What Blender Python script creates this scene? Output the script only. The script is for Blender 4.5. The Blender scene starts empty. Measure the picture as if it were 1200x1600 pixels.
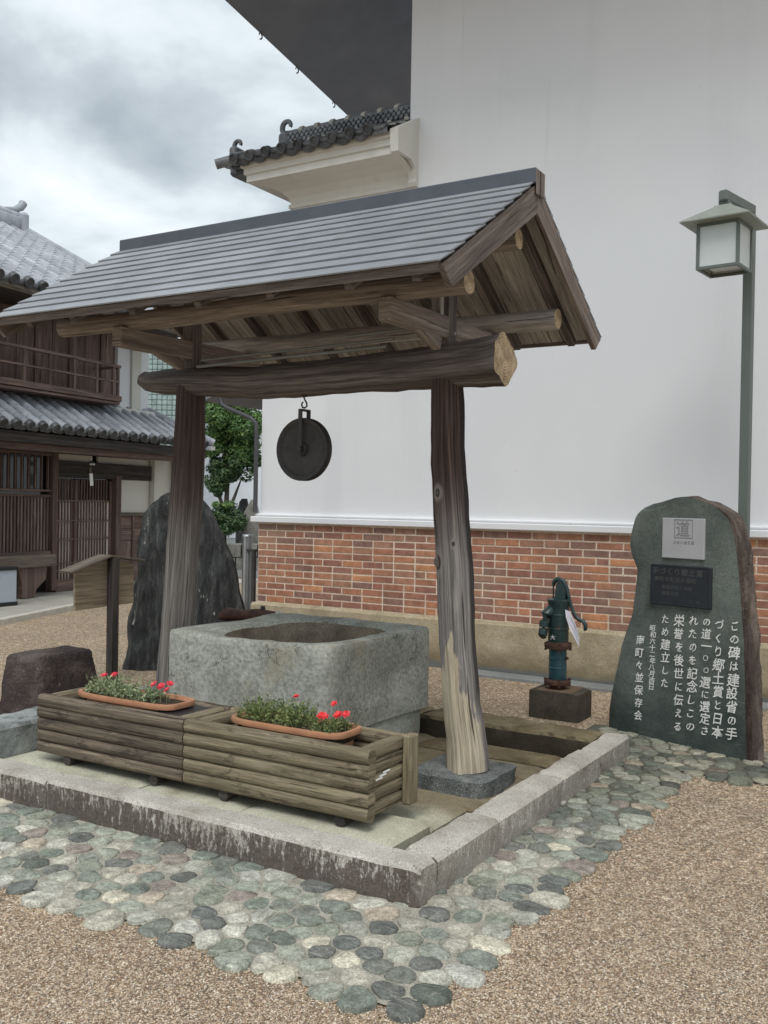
import bpy, math, random
from mathutils import Vector, Matrix, noise
random.seed(7)
R = math.radians
V = Vector
scene = bpy.context.scene
COL = scene.collection

# ------------------------------------------------------------------ camera
cam = bpy.data.cameras.new("camera")
camo = bpy.data.objects.new("camera", cam)
COL.objects.link(camo)
YAW, PITCH, ROLL = R(31.2), R(0.456), R(1.01)
fwd = V((-math.sin(YAW)*math.cos(PITCH), math.cos(YAW)*math.cos(PITCH), -math.sin(PITCH)))
rt0 = V((math.cos(YAW), math.sin(YAW), 0)); up0 = rt0.cross(fwd)
rgt = rt0*math.cos(ROLL) + up0*math.sin(ROLL)
upv = -rt0*math.sin(ROLL) + up0*math.cos(ROLL)
camo.matrix_world = Matrix(((rgt.x, upv.x, -fwd.x, 0), (rgt.y, upv.y, -fwd.y, 0), (rgt.z, upv.z, -fwd.z, 1.5), (0, 0, 0, 1)))
cam.sensor_fit = 'VERTICAL'; cam.sensor_height = 36.0; cam.lens = 1517.5/1600*36.0
cam.clip_end = 2000; cam.clip_start = 0.05
scene.camera = camo

# ------------------------------------------------------------------ sky, sun, exposure
SUN_EL, SUN_AZ = R(58), R(205)          # sun behind the camera, veiled by cloud
w = bpy.data.worlds.new("World"); scene.world = w; w.use_nodes = True
nt = w.node_tree; N = nt.nodes; Lk = nt.links; N.clear()
out = N.new('ShaderNodeOutputWorld'); bg = N.new('ShaderNodeBackground'); Lk.new(bg.outputs[0], out.inputs[0])
sky = N.new('ShaderNodeTexSky'); sky.sky_type = 'NISHITA'; sky.sun_disc = False
sky.sun_elevation = SUN_EL; sky.sun_rotation = SUN_AZ
skm = N.new('ShaderNodeVectorMath'); skm.operation = 'SCALE'; skm.inputs[3].default_value = 0.10
Lk.new(sky.outputs[0], skm.inputs[0])
tc = N.new('ShaderNodeTexCoord')
sep = N.new('ShaderNodeSeparateXYZ'); Lk.new(tc.outputs['Generated'], sep.inputs[0])
zc = N.new('ShaderNodeMath'); zc.operation = 'ADD'; zc.inputs[1].default_value = 0.35; Lk.new(sep.outputs[2], zc.inputs[0])
zm = N.new('ShaderNodeMath'); zm.operation = 'MAXIMUM'; zm.inputs[1].default_value = 0.2; Lk.new(zc.outputs[0], zm.inputs[0])
dv = N.new('ShaderNodeVectorMath'); dv.operation = 'DIVIDE'
cb = N.new('ShaderNodeCombineXYZ'); 
for i in range(3): Lk.new(zm.outputs[0], cb.inputs[i])
Lk.new(tc.outputs['Generated'], dv.inputs[0]); Lk.new(cb.outputs[0], dv.inputs[1])
mpw = N.new('ShaderNodeMapping'); mpw.inputs['Location'].default_value = (9.1, 0.7, 6.6); mpw.inputs['Scale'].default_value = (1, 1, 1)
Lk.new(dv.outputs[0], mpw.inputs[0])
n1 = N.new('ShaderNodeTexNoise'); n1.inputs['Scale'].default_value = 3.0; n1.inputs['Detail'].default_value = 5; n1.inputs['Roughness'].default_value = .52; n1.inputs['Distortion'].default_value = .15
Lk.new(mpw.outputs[0], n1.inputs[0])
cr = N.new('ShaderNodeValToRGB'); e = cr.color_ramp.elements
e[0].position = .32; e[0].color = (.26, .295, .32, 1)
e[1].position = .68; e[1].color = (.61, .64, .67, 1)
m_ = e.new(.44); m_.color = (.35, .39, .415, 1)
m_ = e.new(.53); m_.color = (.475, .52, .545, 1)
Lk.new(n1.outputs['Fac'], cr.inputs[0])
mx = N.new('ShaderNodeMix'); mx.data_type = 'RGBA'; mx.inputs[0].default_value = .93
Lk.new(skm.outputs[0], mx.inputs[6]); Lk.new(cr.outputs[0], mx.inputs[7])
Lk.new(mx.outputs[2], bg.inputs[0]); bg.inputs[1].default_value = 1.14
sun = bpy.data.lights.new("sun", 'SUN'); sun.energy = 1.3; sun.angle = R(32); sun.color = (1, .975, .94)
suno = bpy.data.objects.new("sun", sun); COL.objects.link(suno)
# direction towards the sun
sd = V((math.sin(R(25))*math.cos(SUN_EL), -math.cos(R(25))*math.cos(SUN_EL), math.sin(SUN_EL)))
suno.rotation_euler = sd.to_track_quat('Z', 'Y').to_euler()
scene.view_settings.view_transform = 'Standard'; scene.view_settings.look = 'None'
scene.view_settings.exposure = 0.62; scene.view_settings.gamma = 1
scene.view_settings.use_curve_mapping = False

# ------------------------------------------------------------------ helpers
def E(name, label, cat, loc=(0, 0, 0), rz=0.0, group=None):
    o = bpy.data.objects.new(name, None); COL.objects.link(o)
    o.location = loc; o.rotation_euler = (0, 0, rz); o.empty_display_size = .1
    o['label'] = label; o['category'] = cat
    if group: o['group'] = group
    return o
def tag(o, label, cat, group=None):
    o['label'] = label; o['category'] = cat
    if group: o['group'] = group
    return o
def kind(o, k): o['kind'] = k; return o

class MB:
    def __init__(s): s.v = []; s.f = []; s.uv = []; s.mi = []; s.r = []
    def face(s, pts, uv=None, mi=0, r=0.0):
        b = len(s.v); s.v += [tuple(p) for p in pts]; s.f.append(tuple(range(b, b+len(pts))))
        s.uv.append(uv or [(p[0], p[1]) for p in pts]); s.mi.append(mi); s.r.append(r)
    def obox(s, c, size, M=None, bev=.004, mi=0, taper=0.0, r=0.0):
        """chamfered box: centre c, size (x,y,z), rotation matrix M (3x3)"""
        h = [x/2 for x in size]; bev = min(bev, min(h)*.9); c = V(c); la = max(range(3), key=lambda i: size[i])
        ou, ov = random.random()*50, random.random()*50
        P = {}
        for sx in (-1, 1):
            for sy in (-1, 1):
                for sz in (-1, 1):
                    sg = (sx, sy, sz)
                    for ax in range(3):
                        p = [sg[i]*(h[i] - (bev if i != ax else 0)) for i in range(3)]
                        P[(sg, ax)] = p
        keys = list(P); idx = {k: i+len(s.v) for i, k in enumerate(keys)}
        for k in keys:
            p = V(P[k])
            if taper and p.z > 0: p.x *= 1-taper; p.y *= 1-taper
            if M is not None: p = M @ p
            s.v.append(tuple(c+p))
        def add(ks):
            s.f.append(tuple(idx[k] for k in ks))
            ps = [P[k] for k in ks]
            n = (V(ps[1])-V(ps[0])).cross(V(ps[2])-V(ps[0])); na = max(range(3), key=lambda i: abs(n[i]))
            oth = [i for i in range(3) if i not in (na,)]
            if la in oth: a = la; b_ = [i for i in oth if i != la][0]
            else: a, b_ = oth
            s.uv.append([(p[a]+ou, p[b_]+ov+na*3.3) for p in ps]); s.mi.append(mi); s.r.append(r)
        for ax in range(3):
            a, b_ = (ax+1) % 3, (ax+2) % 3
            for sg in (-1, 1):
                q = []
                for (i, j) in ((-1, -1), (1, -1), (1, 1), (-1, 1)):
                    t = [0]*3; t[ax] = sg; t[a] = i; t[b_] = j; q.append((tuple(t), ax))
                add(q if sg > 0 else q[::-1])
        for ax in range(3):        # edges along ax
            a, b_ = (ax+1) % 3, (ax+2) % 3
            for i in (-1, 1):
                for j in (-1, 1):
                    t0 = [0]*3; t1 = [0]*3; t0[ax] = -1; t1[ax] = 1; t0[a] = t1[a] = i; t0[b_] = t1[b_] = j
                    q = [(tuple(t0), a), (tuple(t1), a), (tuple(t1), b_), (tuple(t0), b_)]
                    add(q if i*j < 0 else q[::-1])
        for sx in (-1, 1):
            for sy in (-1, 1):
                for sz in (-1, 1):
                    q = [((sx, sy, sz), 0), ((sx, sy, sz), 1), ((sx, sy, sz), 2)]
                    add(q if sx*sy*sz > 0 else q[::-1])
        return s
    def box(s, a, b, bev=.004, mi=0, r=0.0):
        c = [(a[i]+b[i])/2 for i in range(3)]; return s.obox(c, [abs(b[i]-a[i]) for i in range(3)], None, bev, mi, 0, r)
    def bar(s, p, q, w_, h_, bev=.004, mi=0, up=(0, 0, 1)):
        p, q = V(p), V(q); d = (q-p); L = d.length; x = d.normalized(); y = V(up).cross(x).normalized(); z = x.cross(y)
        M = Matrix((x, y, z)).transposed(); return s.obox((p+q)/2, (L, w_, h_), M, bev, mi)
    def tube(s, pts, rad, n=12, mi=0, cap=0, lobe=None, jit=0.0, up=(0, 0, 1), seed=0, capin=.0):
        pts = [V(p) for p in pts]; k = len(pts); rad = rad if hasattr(rad, '__len__') else [rad]*k
        ou, ov = random.random()*50, random.random()*50
        fr = []; u = 0; us = []
        for i in range(k):
            t = (pts[min(i+1, k-1)]-pts[max(i-1, 0)]).normalized()
            U = V(up) if abs(t.dot(V(up))) < .95 else V((1, 0, 0))
            a = U.cross(t).normalized(); b_ = t.cross(a); fr.append((a, b_))
            if i: u += (pts[i]-pts[i-1]).length
            us.append(u)
        b = len(s.v)
        for i in range(k):
            a, b_ = fr[i]
            for j in range(n):
                th = 2*math.pi*j/n; r_ = rad[i]
                if lobe: r_ *= lobe(th, us[i])
                p = pts[i] + (a*math.cos(th)+b_*math.sin(th))*r_
                if jit: p += (a*math.cos(th)+b_*math.sin(th))*jit*noise.noise(V((p.x*9+seed, p.y*9, p.z*9)))
                s.v.append(tuple(p))
        for i in range(k-1):
            for j in range(n):
                j2 = (j+1) % n
                s.f.append((b+i*n+j, b+i*n+j2, b+(i+1)*n+j2, b+(i+1)*n+j)); r0 = rad[k//2]*2*math.pi/n
                s.uv.append([(us[i]+ou, j*r0+ov), (us[i]+ou, (j+1)*r0+ov), (us[i+1]+ou, (j+1)*r0+ov), (us[i+1]+ou, j*r0+ov)]); s.mi.append(mi); s.r.append(0)
        for i, rev in ((0, True), (k-1, False)):
            ring = [b+i*n+j for j in range(n)]
            if rev: ring = ring[::-1]
            s.f.append(tuple(ring)); a, b_ = fr[i]
            s.uv.append([((V(s.v[q])-pts[i]).dot(a), (V(s.v[q])-pts[i]).dot(b_)) for q in ring]); s.mi.append(cap); s.r.append(0)
        return s
    def rings(s, rings, mi=0, cap0=True, cap1=True, r=0.0, capmi=None, uvs=None):
        b = len(s.v); n = len(rings[0]); ou = random.random()*9
        for g in rings: s.v += [tuple(p) for p in g]
        for i in range(len(rings)-1):
            for j in range(n):
                j2 = (j+1) % n
                q = (b+i*n+j, b+i*n+j2, b+(i+1)*n+j2, b+(i+1)*n+j)
                s.f.append(q); s.uv.append([(s.v[a][0]+s.v[a][1]+ou, s.v[a][2]) for a in q]); s.mi.append(mi); s.r.append(r)
        cm = mi if capmi is None else capmi
        if cap0:
            q = tuple(b+j for j in range(n))[::-1]; s.f.append(q); s.uv.append([(s.v[a][0], s.v[a][1]) for a in q]); s.mi.append(cm); s.r.append(r)
        if cap1:
            o = b+(len(rings)-1)*n; q = tuple(o+j for j in range(n)); s.f.append(q); s.uv.append([(s.v[a][0], s.v[a][1]) for a in q]); s.mi.append(cm); s.r.append(r)
        return s
    def lathe(s, c, prof, n=20, mi=0, axis='z'):
        c = V(c); g = []
        for (r_, h_) in prof:
            ring = []
            for j in range(n):
                t = 2*math.pi*j/n
                d = V((r_*math.cos(t), r_*math.sin(t), h_))
                if axis == 'y': d = V((d.x, d.z, -d.y))
                if axis == 'x': d = V((d.z, d.x, d.y))
                ring.append(c+d)
            g.append(ring)
        return s.rings(g, mi)
    def prism(s, poly, d, mi=0, capmi=None):
        poly = [V(p) for p in poly]; d = V(d); return s.rings([poly, [p+d for p in poly]], mi, capmi=capmi)
    def mesh(s, name, mats, smooth=False):
        m = bpy.data.meshes.new(name); m.from_pydata(s.v, [], s.f)
        uvl = m.uv_layers.new(name="UVMap"); fl = []
        for q in s.uv:
            for p in q: fl += [p[0], p[1]]
        uvl.data.foreach_set('uv', fl)
        at = m.attributes.new('rnd', 'FLOAT', 'FACE'); at.data.foreach_set('value', s.r)
        mats = mats if isinstance(mats, (list, tuple)) else [mats]
        for x in mats: m.materials.append(x)
        m.polygons.foreach_set('material_index', s.mi)
        if smooth: m.polygons.foreach_set('use_smooth', [True]*len(m.polygons))
        m.update(); m.validate()
        if smooth: m.set_sharp_from_angle(angle=R(smooth if smooth is not True else 40))
        return m
    def build(s, name, mats, parent=None, smooth=False):
        o = bpy.data.objects.new(name, s.mesh(name, mats, smooth)); COL.objects.link(o)
        if parent: o.parent = parent
        return o
def inst(name, mesh, parent, loc=(0, 0, 0), rot=(0, 0, 0), sc=(1, 1, 1)):
    o = bpy.data.objects.new(name, mesh); COL.objects.link(o); o.parent = parent
    o.location = loc; o.rotation_euler = rot; o.scale = sc
    return o
def loft(levels, n=40, pw=4.0, amp=0.0, fr=6.0, seed=0.0, flatfront=1.0, mb=None, sub=None):
    """levels: (z, xl, xr, y0, y1); super-ellipse cross sections, noise displaced"""
    mb = mb or MB(); rg = []
    for (z, xl, xr, y0, y1) in levels:
        ring = []
        for j in range(n):
            t = 2*math.pi*(j+.5)/n; c, s_ = math.cos(t), math.sin(t)
            k = (abs(c)**pw + abs(s_)**pw)**(-1/pw)
            x = (xl+xr)/2 + (xr-xl)/2*c*k; y = (y0+y1)/2 + (y1-y0)/2*s_*k
            p = V((x, y, z))
            if amp:
                a = amp*(flatfront if (s_ < -.6) else 1)
                q = V((x*fr+seed, y*fr, z*fr))
                d = noise.noise(q)+.5*noise.noise(q*2.3)+.25*noise.noise(q*5.1)
                p += V((c, s_, 0))*a*d
            ring.append(p)
        rg.append(ring)
    mb.rings(rg); return mb
def interp(tab, z):
    for i in range(len(tab)-1):
        if tab[i][0] <= z <= tab[i+1][0]:
            f = (z-tab[i][0])/max(1e-6, tab[i+1][0]-tab[i][0])
            return [a+(b-a)*f for a, b in zip(tab[i][1:], tab[i+1][1:])]
    return list(tab[-1][1:]) if z > tab[-1][0] else list(tab[0][1:])

# ------------------------------------------------------------------ materials
class NM:
    def __init__(s, name, rough=.8, spec=.35):
        s.m = bpy.data.materials.new(name); s.m.use_nodes = True; s.t = s.m.node_tree; s.n = s.t.nodes; s.l = s.t.links
        s.b = s.n['Principled BSDF']; s.b.inputs['Roughness'].default_value = rough
        s.b.inputs['Specular IOR Level'].default_value = spec
        s.tc = s.n.new('ShaderNodeTexCoord'); s.oi = s.n.new('ShaderNodeObjectInfo'); s.col = None; s.h = None
        s.at = s.n.new('ShaderNodeAttribute'); s.at.attribute_name = 'rnd'
        s.rn = s.math('FRACT', s.math('ADD', s.oi.outputs['Random'], s.at.outputs['Fac']))
    def _in(s, sock, x):
        if hasattr(x, 'links') or isinstance(x, bpy.types.NodeSocket): s.l.new(x, sock)
        else: sock.default_value = x
    def math(s, op, a, b=0.0, clamp=False):
        x = s.n.new('ShaderNodeMath'); x.operation = op; x.use_clamp = clamp; s._in(x.inputs[0], a); s._in(x.inputs[1], b); return x.outputs[0]
    def vec(s, scale=(1, 1, 1), uv=False, off=True, rot=(0, 0, 0)):
        mp = s.n.new('ShaderNodeMapping'); mp.inputs['Scale'].default_value = scale; mp.inputs['Rotation'].default_value = rot
        src = s.tc.outputs['UV' if uv else 'Object']
        if off:
            a = s.n.new('ShaderNodeVectorMath'); a.operation = 'ADD'; s.l.new(src, a.inputs[0])
            c = s.n.new('ShaderNodeCombineXYZ'); r_ = s.math('MULTIPLY', s.rn, 37.0)
            for i in range(3): s.l.new(r_, c.inputs[i])
            s.l.new(c.outputs[0], a.inputs[1]); src = a.outputs[0]
        s.l.new(src, mp.inputs[0]); return mp.outputs[0]
    def noise(s, sc, stretch=(1, 1, 1), uv=False, detail=6, rough=.6, dist=0.0, off=True, rot=(0, 0, 0)):
        x = s.n.new('ShaderNodeTexNoise'); x.inputs['Scale'].default_value = sc; x.inputs['Detail'].default_value = detail
        x.inputs['Roughness'].default_value = rough; x.inputs['Distortion'].default_value = dist
        s.l.new(s.vec(stretch, uv, off, rot), x.inputs['Vector']); return x.outputs['Fac']
    def voro(s, sc, stretch=(1, 1, 1), out='Distance', feat='F1', uv=False, off=False, rand=1.0):
        x = s.n.new('ShaderNodeTexVoronoi'); x.feature = feat; x.inputs['Scale'].default_value = sc; x.inputs['Randomness'].default_value = rand
        s.l.new(s.vec(stretch, uv, off), x.inputs['Vector']); return x.outputs[out]
    def ramp(s, fac, stops, interp='LINEAR'):
        x = s.n.new('ShaderNodeValToRGB'); x.color_ramp.interpolation = interp; el = x.color_ramp.elements
        for i, (p, c) in enumerate(stops):
            q = el[i] if i < 2 else el.new(p)
            q.position = p; q.color = (c[0], c[1], c[2], 1) if hasattr(c, '__len__') else (c, c, c, 1)
        s.l.new(fac, x.inputs[0]); return x.outputs[0]
    def band(s, fac, lo, hi):
        x = s.n.new('ShaderNodeMapRange'); x.interpolation_type = 'SMOOTHSTEP'; x.inputs[1].default_value = lo; x.inputs[2].default_value = hi
        s._in(x.inputs[0], fac); return x.outputs[0]
    def mix(s, a, b, f, mode='MIX'):
        x = s.n.new('ShaderNodeMix'); x.data_type = 'RGBA'; x.blend_type = mode
        for sock, val in ((x.inputs[6], a), (x.inputs[7], b)):
            if isinstance(val, bpy.types.NodeSocket): s.l.new(val, sock)
            else: sock.default_value = (val[0], val[1], val[2], 1)
        s._in(x.inputs[0], f); return x.outputs[2]
    def objz(s, ax=2):
        x = s.n.new('ShaderNodeSeparateXYZ'); s.l.new(s.tc.outputs['Object'], x.inputs[0]); return x.outputs[ax]
    def fin(s, col, h=None, bump=.3, dist=.01, rough=None):
        s._in(s.b.inputs['Base Color'], col if isinstance(col, bpy.types.NodeSocket) else (*col, 1))
        if h is not None:
            x = s.n.new('ShaderNodeBump'); x.inputs['Strength'].default_value = bump; x.inputs['Distance'].default_value = dist
            s.l.new(h, x.inputs['Height']); s.l.new(x.outputs[0], s.b.inputs['Normal'])
        if rough is not None: s._in(s.b.inputs['Roughness'], rough)
        return s.m

def wood(name, dark, mid, light, uscale=1.4, vscale=42, rough=.8, bump=.5, patch=None, dist=.006, blotch=None):
    k = NM(name, rough)
    g = k.noise(1.0, (uscale, vscale, 1), True, 7, .62, .3)
    g2 = k.noise(1.0, (uscale*.6, vscale*.22, 1), True, 4, .5, .6)
    c = k.ramp(g, [(.28, dark), (.72, light), (.5, mid)])
    c = k.mix(c, tuple(x*.72 for x in dark), k.math('MULTIPLY', k.band(g2, .58, .74), .5))
    c = k.mix(c, tuple(min(1, x*1.25) for x in light), k.math('MULTIPLY', k.band(g2, .40, .28), .5))
    big = k.noise(2.2, (1, 1, 1), False, 3, .5)
    c = k.mix(c, (.5, .5, .5), k.math('MULTIPLY', k.band(big, .35, .75), .0))
    br = k.math('ADD', .82, k.math('MULTIPLY', k.rn, .36))
    cc = k.n.new('ShaderNodeCombineXYZ')
    for i in range(3): k.l.new(br, cc.inputs[i])
    c = k.mix(c, cc.outputs[0], 1.0, 'MULTIPLY')
    if patch: c = patch(k, c, g, g2)
    fine = k.noise(1.0, (uscale*3.5, vscale*3.6, 1), True, 6, .75, .1)
    c = k.mix(c, k.ramp(fine, [(.34, .62), (.66, 1.38)]), 1.0, 'MULTIPLY')
    ck = k.noise(1.0, (uscale*.9, vscale*1.3, 1), True, 3, .5, .5); crack = k.band(ck, .355, .315)
    c = k.mix(c, tuple(x*.30 for x in dark), k.math('MULTIPLY', crack, .85))
    if blotch:
        bl = k.noise(1.0, (5.5, 16, 1), True, 7, .72, .6); c = k.mix(c, blotch, k.math('MULTIPLY', k.band(bl, .54, .64), .7))
        b2 = k.noise(1.0, (4, 11, 1), True, 6, .7, .4, rot=(0, 0, .3)); c = k.mix(c, tuple(min(1, x*1.35) for x in light), k.math('MULTIPLY', k.band(b2, .60, .70), .5))
    h = k.math('SUBTRACT', k.math('ADD', g, k.math('MULTIPLY', fine, .5)), k.math('MULTIPLY', crack, .9))
    return k.fin(c, h, bump, dist)
def stone(name, stops, sc=6, bumps=(18, 90), rough=.85, bump=.6, speck=None, overlay=None, dist=.012, stretch=(1, 1, 1), off=True, rot=(0, 0, 0)):
    k = NM(name, rough)
    a = k.noise(sc, stretch, False, 8, .62, .3, off, rot); f = k.noise(bumps[1], stretch, False, 3, .6, 0, off, rot)
    c = k.ramp(a, stops)
    c = k.mix(c, k.ramp(f, [(.35, .72), (.65, 1.22)]), 1.0, 'MULTIPLY')
    if speck:
        v = k.noise(speck[0], (1, 1, 1), False, 2, .7, 0, off)
        c = k.mix(c, speck[1], k.band(v, speck[3], speck[3]+.06)); c = k.mix(c, speck[2], k.band(v, 1-speck[3], 1-speck[3]-.06))
    if overlay: c = overlay(k, c)
    h = k.math('ADD', k.noise(bumps[0], stretch, False, 6, .6, 0, off, rot), k.math('MULTIPLY', f, .25))
    return k.fin(c, h, bump, dist)
def plain(name, col, rough=.6, metal=0.0, var=.12, sc=9, bump=.08, spec=.4, bsc=60):
    k = NM(name, rough, spec); k.b.inputs['Metallic'].default_value = metal; chip = name.endswith('pump_paint')
    a = k.noise(sc, (1, 1, 1), False, 6, .6)
    c = k.mix(col, k.ramp(a, [(.3, 1-var), (.7, 1+var)]), 1.0, 'MULTIPLY')
    if chip: c = k.mix(c, (.09, .05, .035), k.math('MULTIPLY', k.band(k.noise(26, (1, 1, 1), False, 6, .7), .60, .66), .8)); c = k.mix(c, (.11, .17, .17), k.math('MULTIPLY', k.band(k.noise(17, (1, 1, 1), False, 5, .7), .60, .68), .5))
    return k.fin(c, k.noise(bsc, (1, 1, 1), False, 4, .6), bump, .004)

M = {}
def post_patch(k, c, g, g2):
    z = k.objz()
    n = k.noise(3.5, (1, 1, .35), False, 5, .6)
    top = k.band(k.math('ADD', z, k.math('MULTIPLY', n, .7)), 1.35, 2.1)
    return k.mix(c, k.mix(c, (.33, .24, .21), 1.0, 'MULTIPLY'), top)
def post_bare(k, c, g, g2):
    c = post_patch(k, c, g, g2)
    z = k.objz(); x = k.objz(0); y = k.objz(1)
    n = k.noise(9, (2.2, 2.2, .35), False, 4, .6, 0, False)
    edge = k.math('ADD', k.math('ADD', z, k.math('MULTIPLY', n, 1.1)), k.math('MULTIPLY', k.math('ABSOLUTE', k.math('ADD', x, 2.292)), 3.0))
    m = k.math('MULTIPLY', k.band(edge, 1.40, 1.33), k.band(y, 4.60, 4.55))
    bare = k.ramp(g, [(.3, (.22, .18, .135)), (.7, (.66, .58, .44)), (.5, (.50, .43, .32))])
    c = k.mix(c, bare, m)
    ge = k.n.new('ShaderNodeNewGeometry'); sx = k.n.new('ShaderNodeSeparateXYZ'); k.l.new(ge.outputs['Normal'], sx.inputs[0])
    c = k.mix(c, (.022, .018, .018), k.math('MULTIPLY', k.math('MULTIPLY', k.band(sx.outputs[0], .86, .96), k.band(z, .35, .6)), .85))  # dark strip on the right-facing flank: crack and shade painted together
    for (px, py, pz, r_) in ((-2.395, 4.50, 1.20, .026), (-2.395, 4.49, 1.565, .016), (-2.30, 4.485, 1.30, .010)):
        d = k.n.new('ShaderNodeVectorMath'); d.operation = 'DISTANCE'; mp = k.n.new('ShaderNodeMapping'); mp.inputs['Scale'].default_value = (1, .35, .62); k.l.new(k.tc.outputs['Object'], mp.inputs[0])
        k.l.new(mp.outputs[0], d.inputs[0]); d.inputs[1].default_value = (px, py*.35, pz*.62)
        dd = k.math('ADD', d.outputs['Value'], k.math('MULTIPLY', k.math('SUBTRACT', n, .5), .012))
        c = k.mix(c, (.30, .27, .25), k.math('MULTIPLY', k.band(dd, r_*2.4, r_*1.3), .7)); c = k.mix(c, (.03, .024, .02), k.math('MULTIPLY', k.band(dd, r_*1.05, r_*.8), .9)); c = k.mix(c, (.16, .13, .11), k.band(dd, r_*.6, r_*.4))
    return c
def post_split(k, c, g, g2):
    c = post_patch(k, c, g, g2)
    x = k.objz(0); y = k.objz(1); z = k.objz(); n = k.noise(7, (1, 1, 1), False, 4, .6, 0, False)
    l1 = k.math('ABSOLUTE', k.math('SUBTRACT', k.math('SUBTRACT', k.math('ADD', x, 4.272), k.math('MULTIPLY', k.math('SUBTRACT', z, 1.0), .047)), k.math('MULTIPLY', k.math('SUBTRACT', n, .5), .012)))
    m = k.math('MULTIPLY', k.math('MULTIPLY', k.band(l1, .0045, .0015), k.band(z, 1.02, 1.12)), k.band(y, 4.56, 4.54))
    c = k.mix(c, (.012, .010, .010), m)
    l2 = k.math('ABSOLUTE', k.math('SUBTRACT', k.math('SUBTRACT', k.math('ADD', x, 4.318), k.math('MULTIPLY', k.math('SUBTRACT', z, 1.0), .035)), k.math('MULTIPLY', k.math('SUBTRACT', n, .5), .010)))
    m2 = k.math('MULTIPLY', k.math('MULTIPLY', k.band(l2, .004, .0015), k.band(z, 1.45, 1.3)), k.band(y, 4.56, 4.54))
    c = k.mix(c, (.02, .017, .016), m2)
    left = k.math('MULTIPLY', k.band(k.math('ADD', x, k.math('MULTIPLY', z, -.04)), -4.355, -4.365), k.band(z, .95, .7))
    return k.mix(c, (.17, .165, .165), k.math('MULTIPLY', left, .6))
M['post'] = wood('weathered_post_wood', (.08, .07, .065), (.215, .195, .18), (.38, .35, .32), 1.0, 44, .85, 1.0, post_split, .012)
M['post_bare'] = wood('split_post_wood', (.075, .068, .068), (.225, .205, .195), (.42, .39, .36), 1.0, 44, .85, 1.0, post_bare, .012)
M['dark'] = wood('dark_beam_wood', (.055, .046, .042), (.125, .105, .096), (.25, .22, .20), 1.5, 40, .8, .8, None, .01)
M['brown'] = wood('brown_roof_wood', (.125, .10, .085), (.235, .19, .162), (.37, .315, .27), 1.5, 40, .8, .5)
M['board'] = wood('grey_brown_board_wood', (.22, .20, .18), (.36, .33, .30), (.50, .46, .42), 1.6, 30, .85, .4)
M['barge'] = wood('gable_board_wood', (.095, .072, .062), (.175, .14, .12), (.29, .245, .21), 1.4, 34, .82, .5)
M['greylog'] = wood('weathered_planter_log', (.115, .092, .06), (.20, .165, .108), (.31, .27, .18), 2.0, 52, .88, .8, None, .008, (.055, .045, .03))
M['greylog_damp'] = wood('damp_planter_log', (.062, .048, .035), (.125, .10, .072), (.23, .19, .135), 2.0, 52, .8, .8, None, .008, (.035, .027, .022))
M['sign'] = wood('notice_board_wood', (.15, .115, .075), (.25, .20, .14), (.34, .28, .20), 1.0, 30, .8, .25)
M['redwood'] = wood('reddish_house_wood', (.082, .052, .044), (.15, .10, .084), (.235, .165, .14), 1.3, 26, .75, .35)
M['benchwood'] = wood('grey_bench_wood', (.08, .065, .05), (.15, .125, .10), (.24, .205, .17), 1.2, 30, .85, .5)
M['darkwood'] = wood('house_beam_wood', (.025, .021, .02), (.055, .047, .043), (.10, .085, .078), 1.3, 26, .8, .3)
def endgrain():
    k = NM('cut_log_end_wood', .85)
    w_ = k.n.new('ShaderNodeTexWave'); w_.wave_type = 'RINGS'; w_.rings_direction = 'SPHERICAL'
    w_.inputs['Scale'].default_value = 22; w_.inputs['Distortion'].default_value = 9; w_.inputs['Detail'].default_value = 5; w_.inputs['Detail Scale'].default_value = .6
    k.l.new(k.vec((1, 1, 1), True, False), w_.inputs[0])
    n = k.noise(14, (1, 1, 1), True, 6, .7, 0, False)
    c = k.ramp(w_.outputs['Fac'], [(0, (.33, .25, .155)), (1, (.56, .46, .32))])
    c = k.mix(c, k.ramp(n, [(.35, (.45, .4, .36)), (.6, (1.15, 1.1, 1.05))]), 1.0, 'MULTIPLY')
    return k.fin(c, n, .5, .006)
M['end'] = endgrain()
M['latticewood'] = wood('worn_lattice_wood', (.10, .066, .056), (.20, .145, .125), (.32, .25, .22), 1.3, 26, .75, .35)
def shingle():
    k = NM('slate_grey_roof_board', .5, .45)
    n = k.noise(3, (1, 1, 1), False, 7, .65, .3, False); f = k.noise(30, (.35, 3, 3), False, 6, .7)
    c = k.ramp(n, [(.3, (.205, .214, .232)), (.7, (.285, .295, .312))]); c = k.mix(c, k.ramp(f, [(.3, .84), (.7, 1.14)]), 1.0, 'MULTIPLY')
    c = k.mix(c, k.ramp(k.rn, [(0, .88), (1, 1.12)]), 1.0, 'MULTIPLY')
    l_ = k.noise(11, (1, 1, 1), False, 5, .7, 0, False); c = k.mix(c, (.30, .31, .27), k.math('MULTIPLY', k.band(l_, .62, .70), .45))
    return k.fin(c, f, .25, .004)
M['shingle'] = shingle()
M['ridge'] = plain('grey_metal_ridge', (.085, .092, .11), .45, .2, .12, 6, .05)
M['iron'] = plain('dark_cast_iron', (.045, .041, .040), .6, 0, .35, 14, .25)
M['rust'] = plain('rusty_iron', (.075, .035, .025), .8, .1, .5, 18, .3)
M['conduit'] = plain('pale_grey_conduit', (.20, .21, .20), .5, 0, .1)
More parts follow.
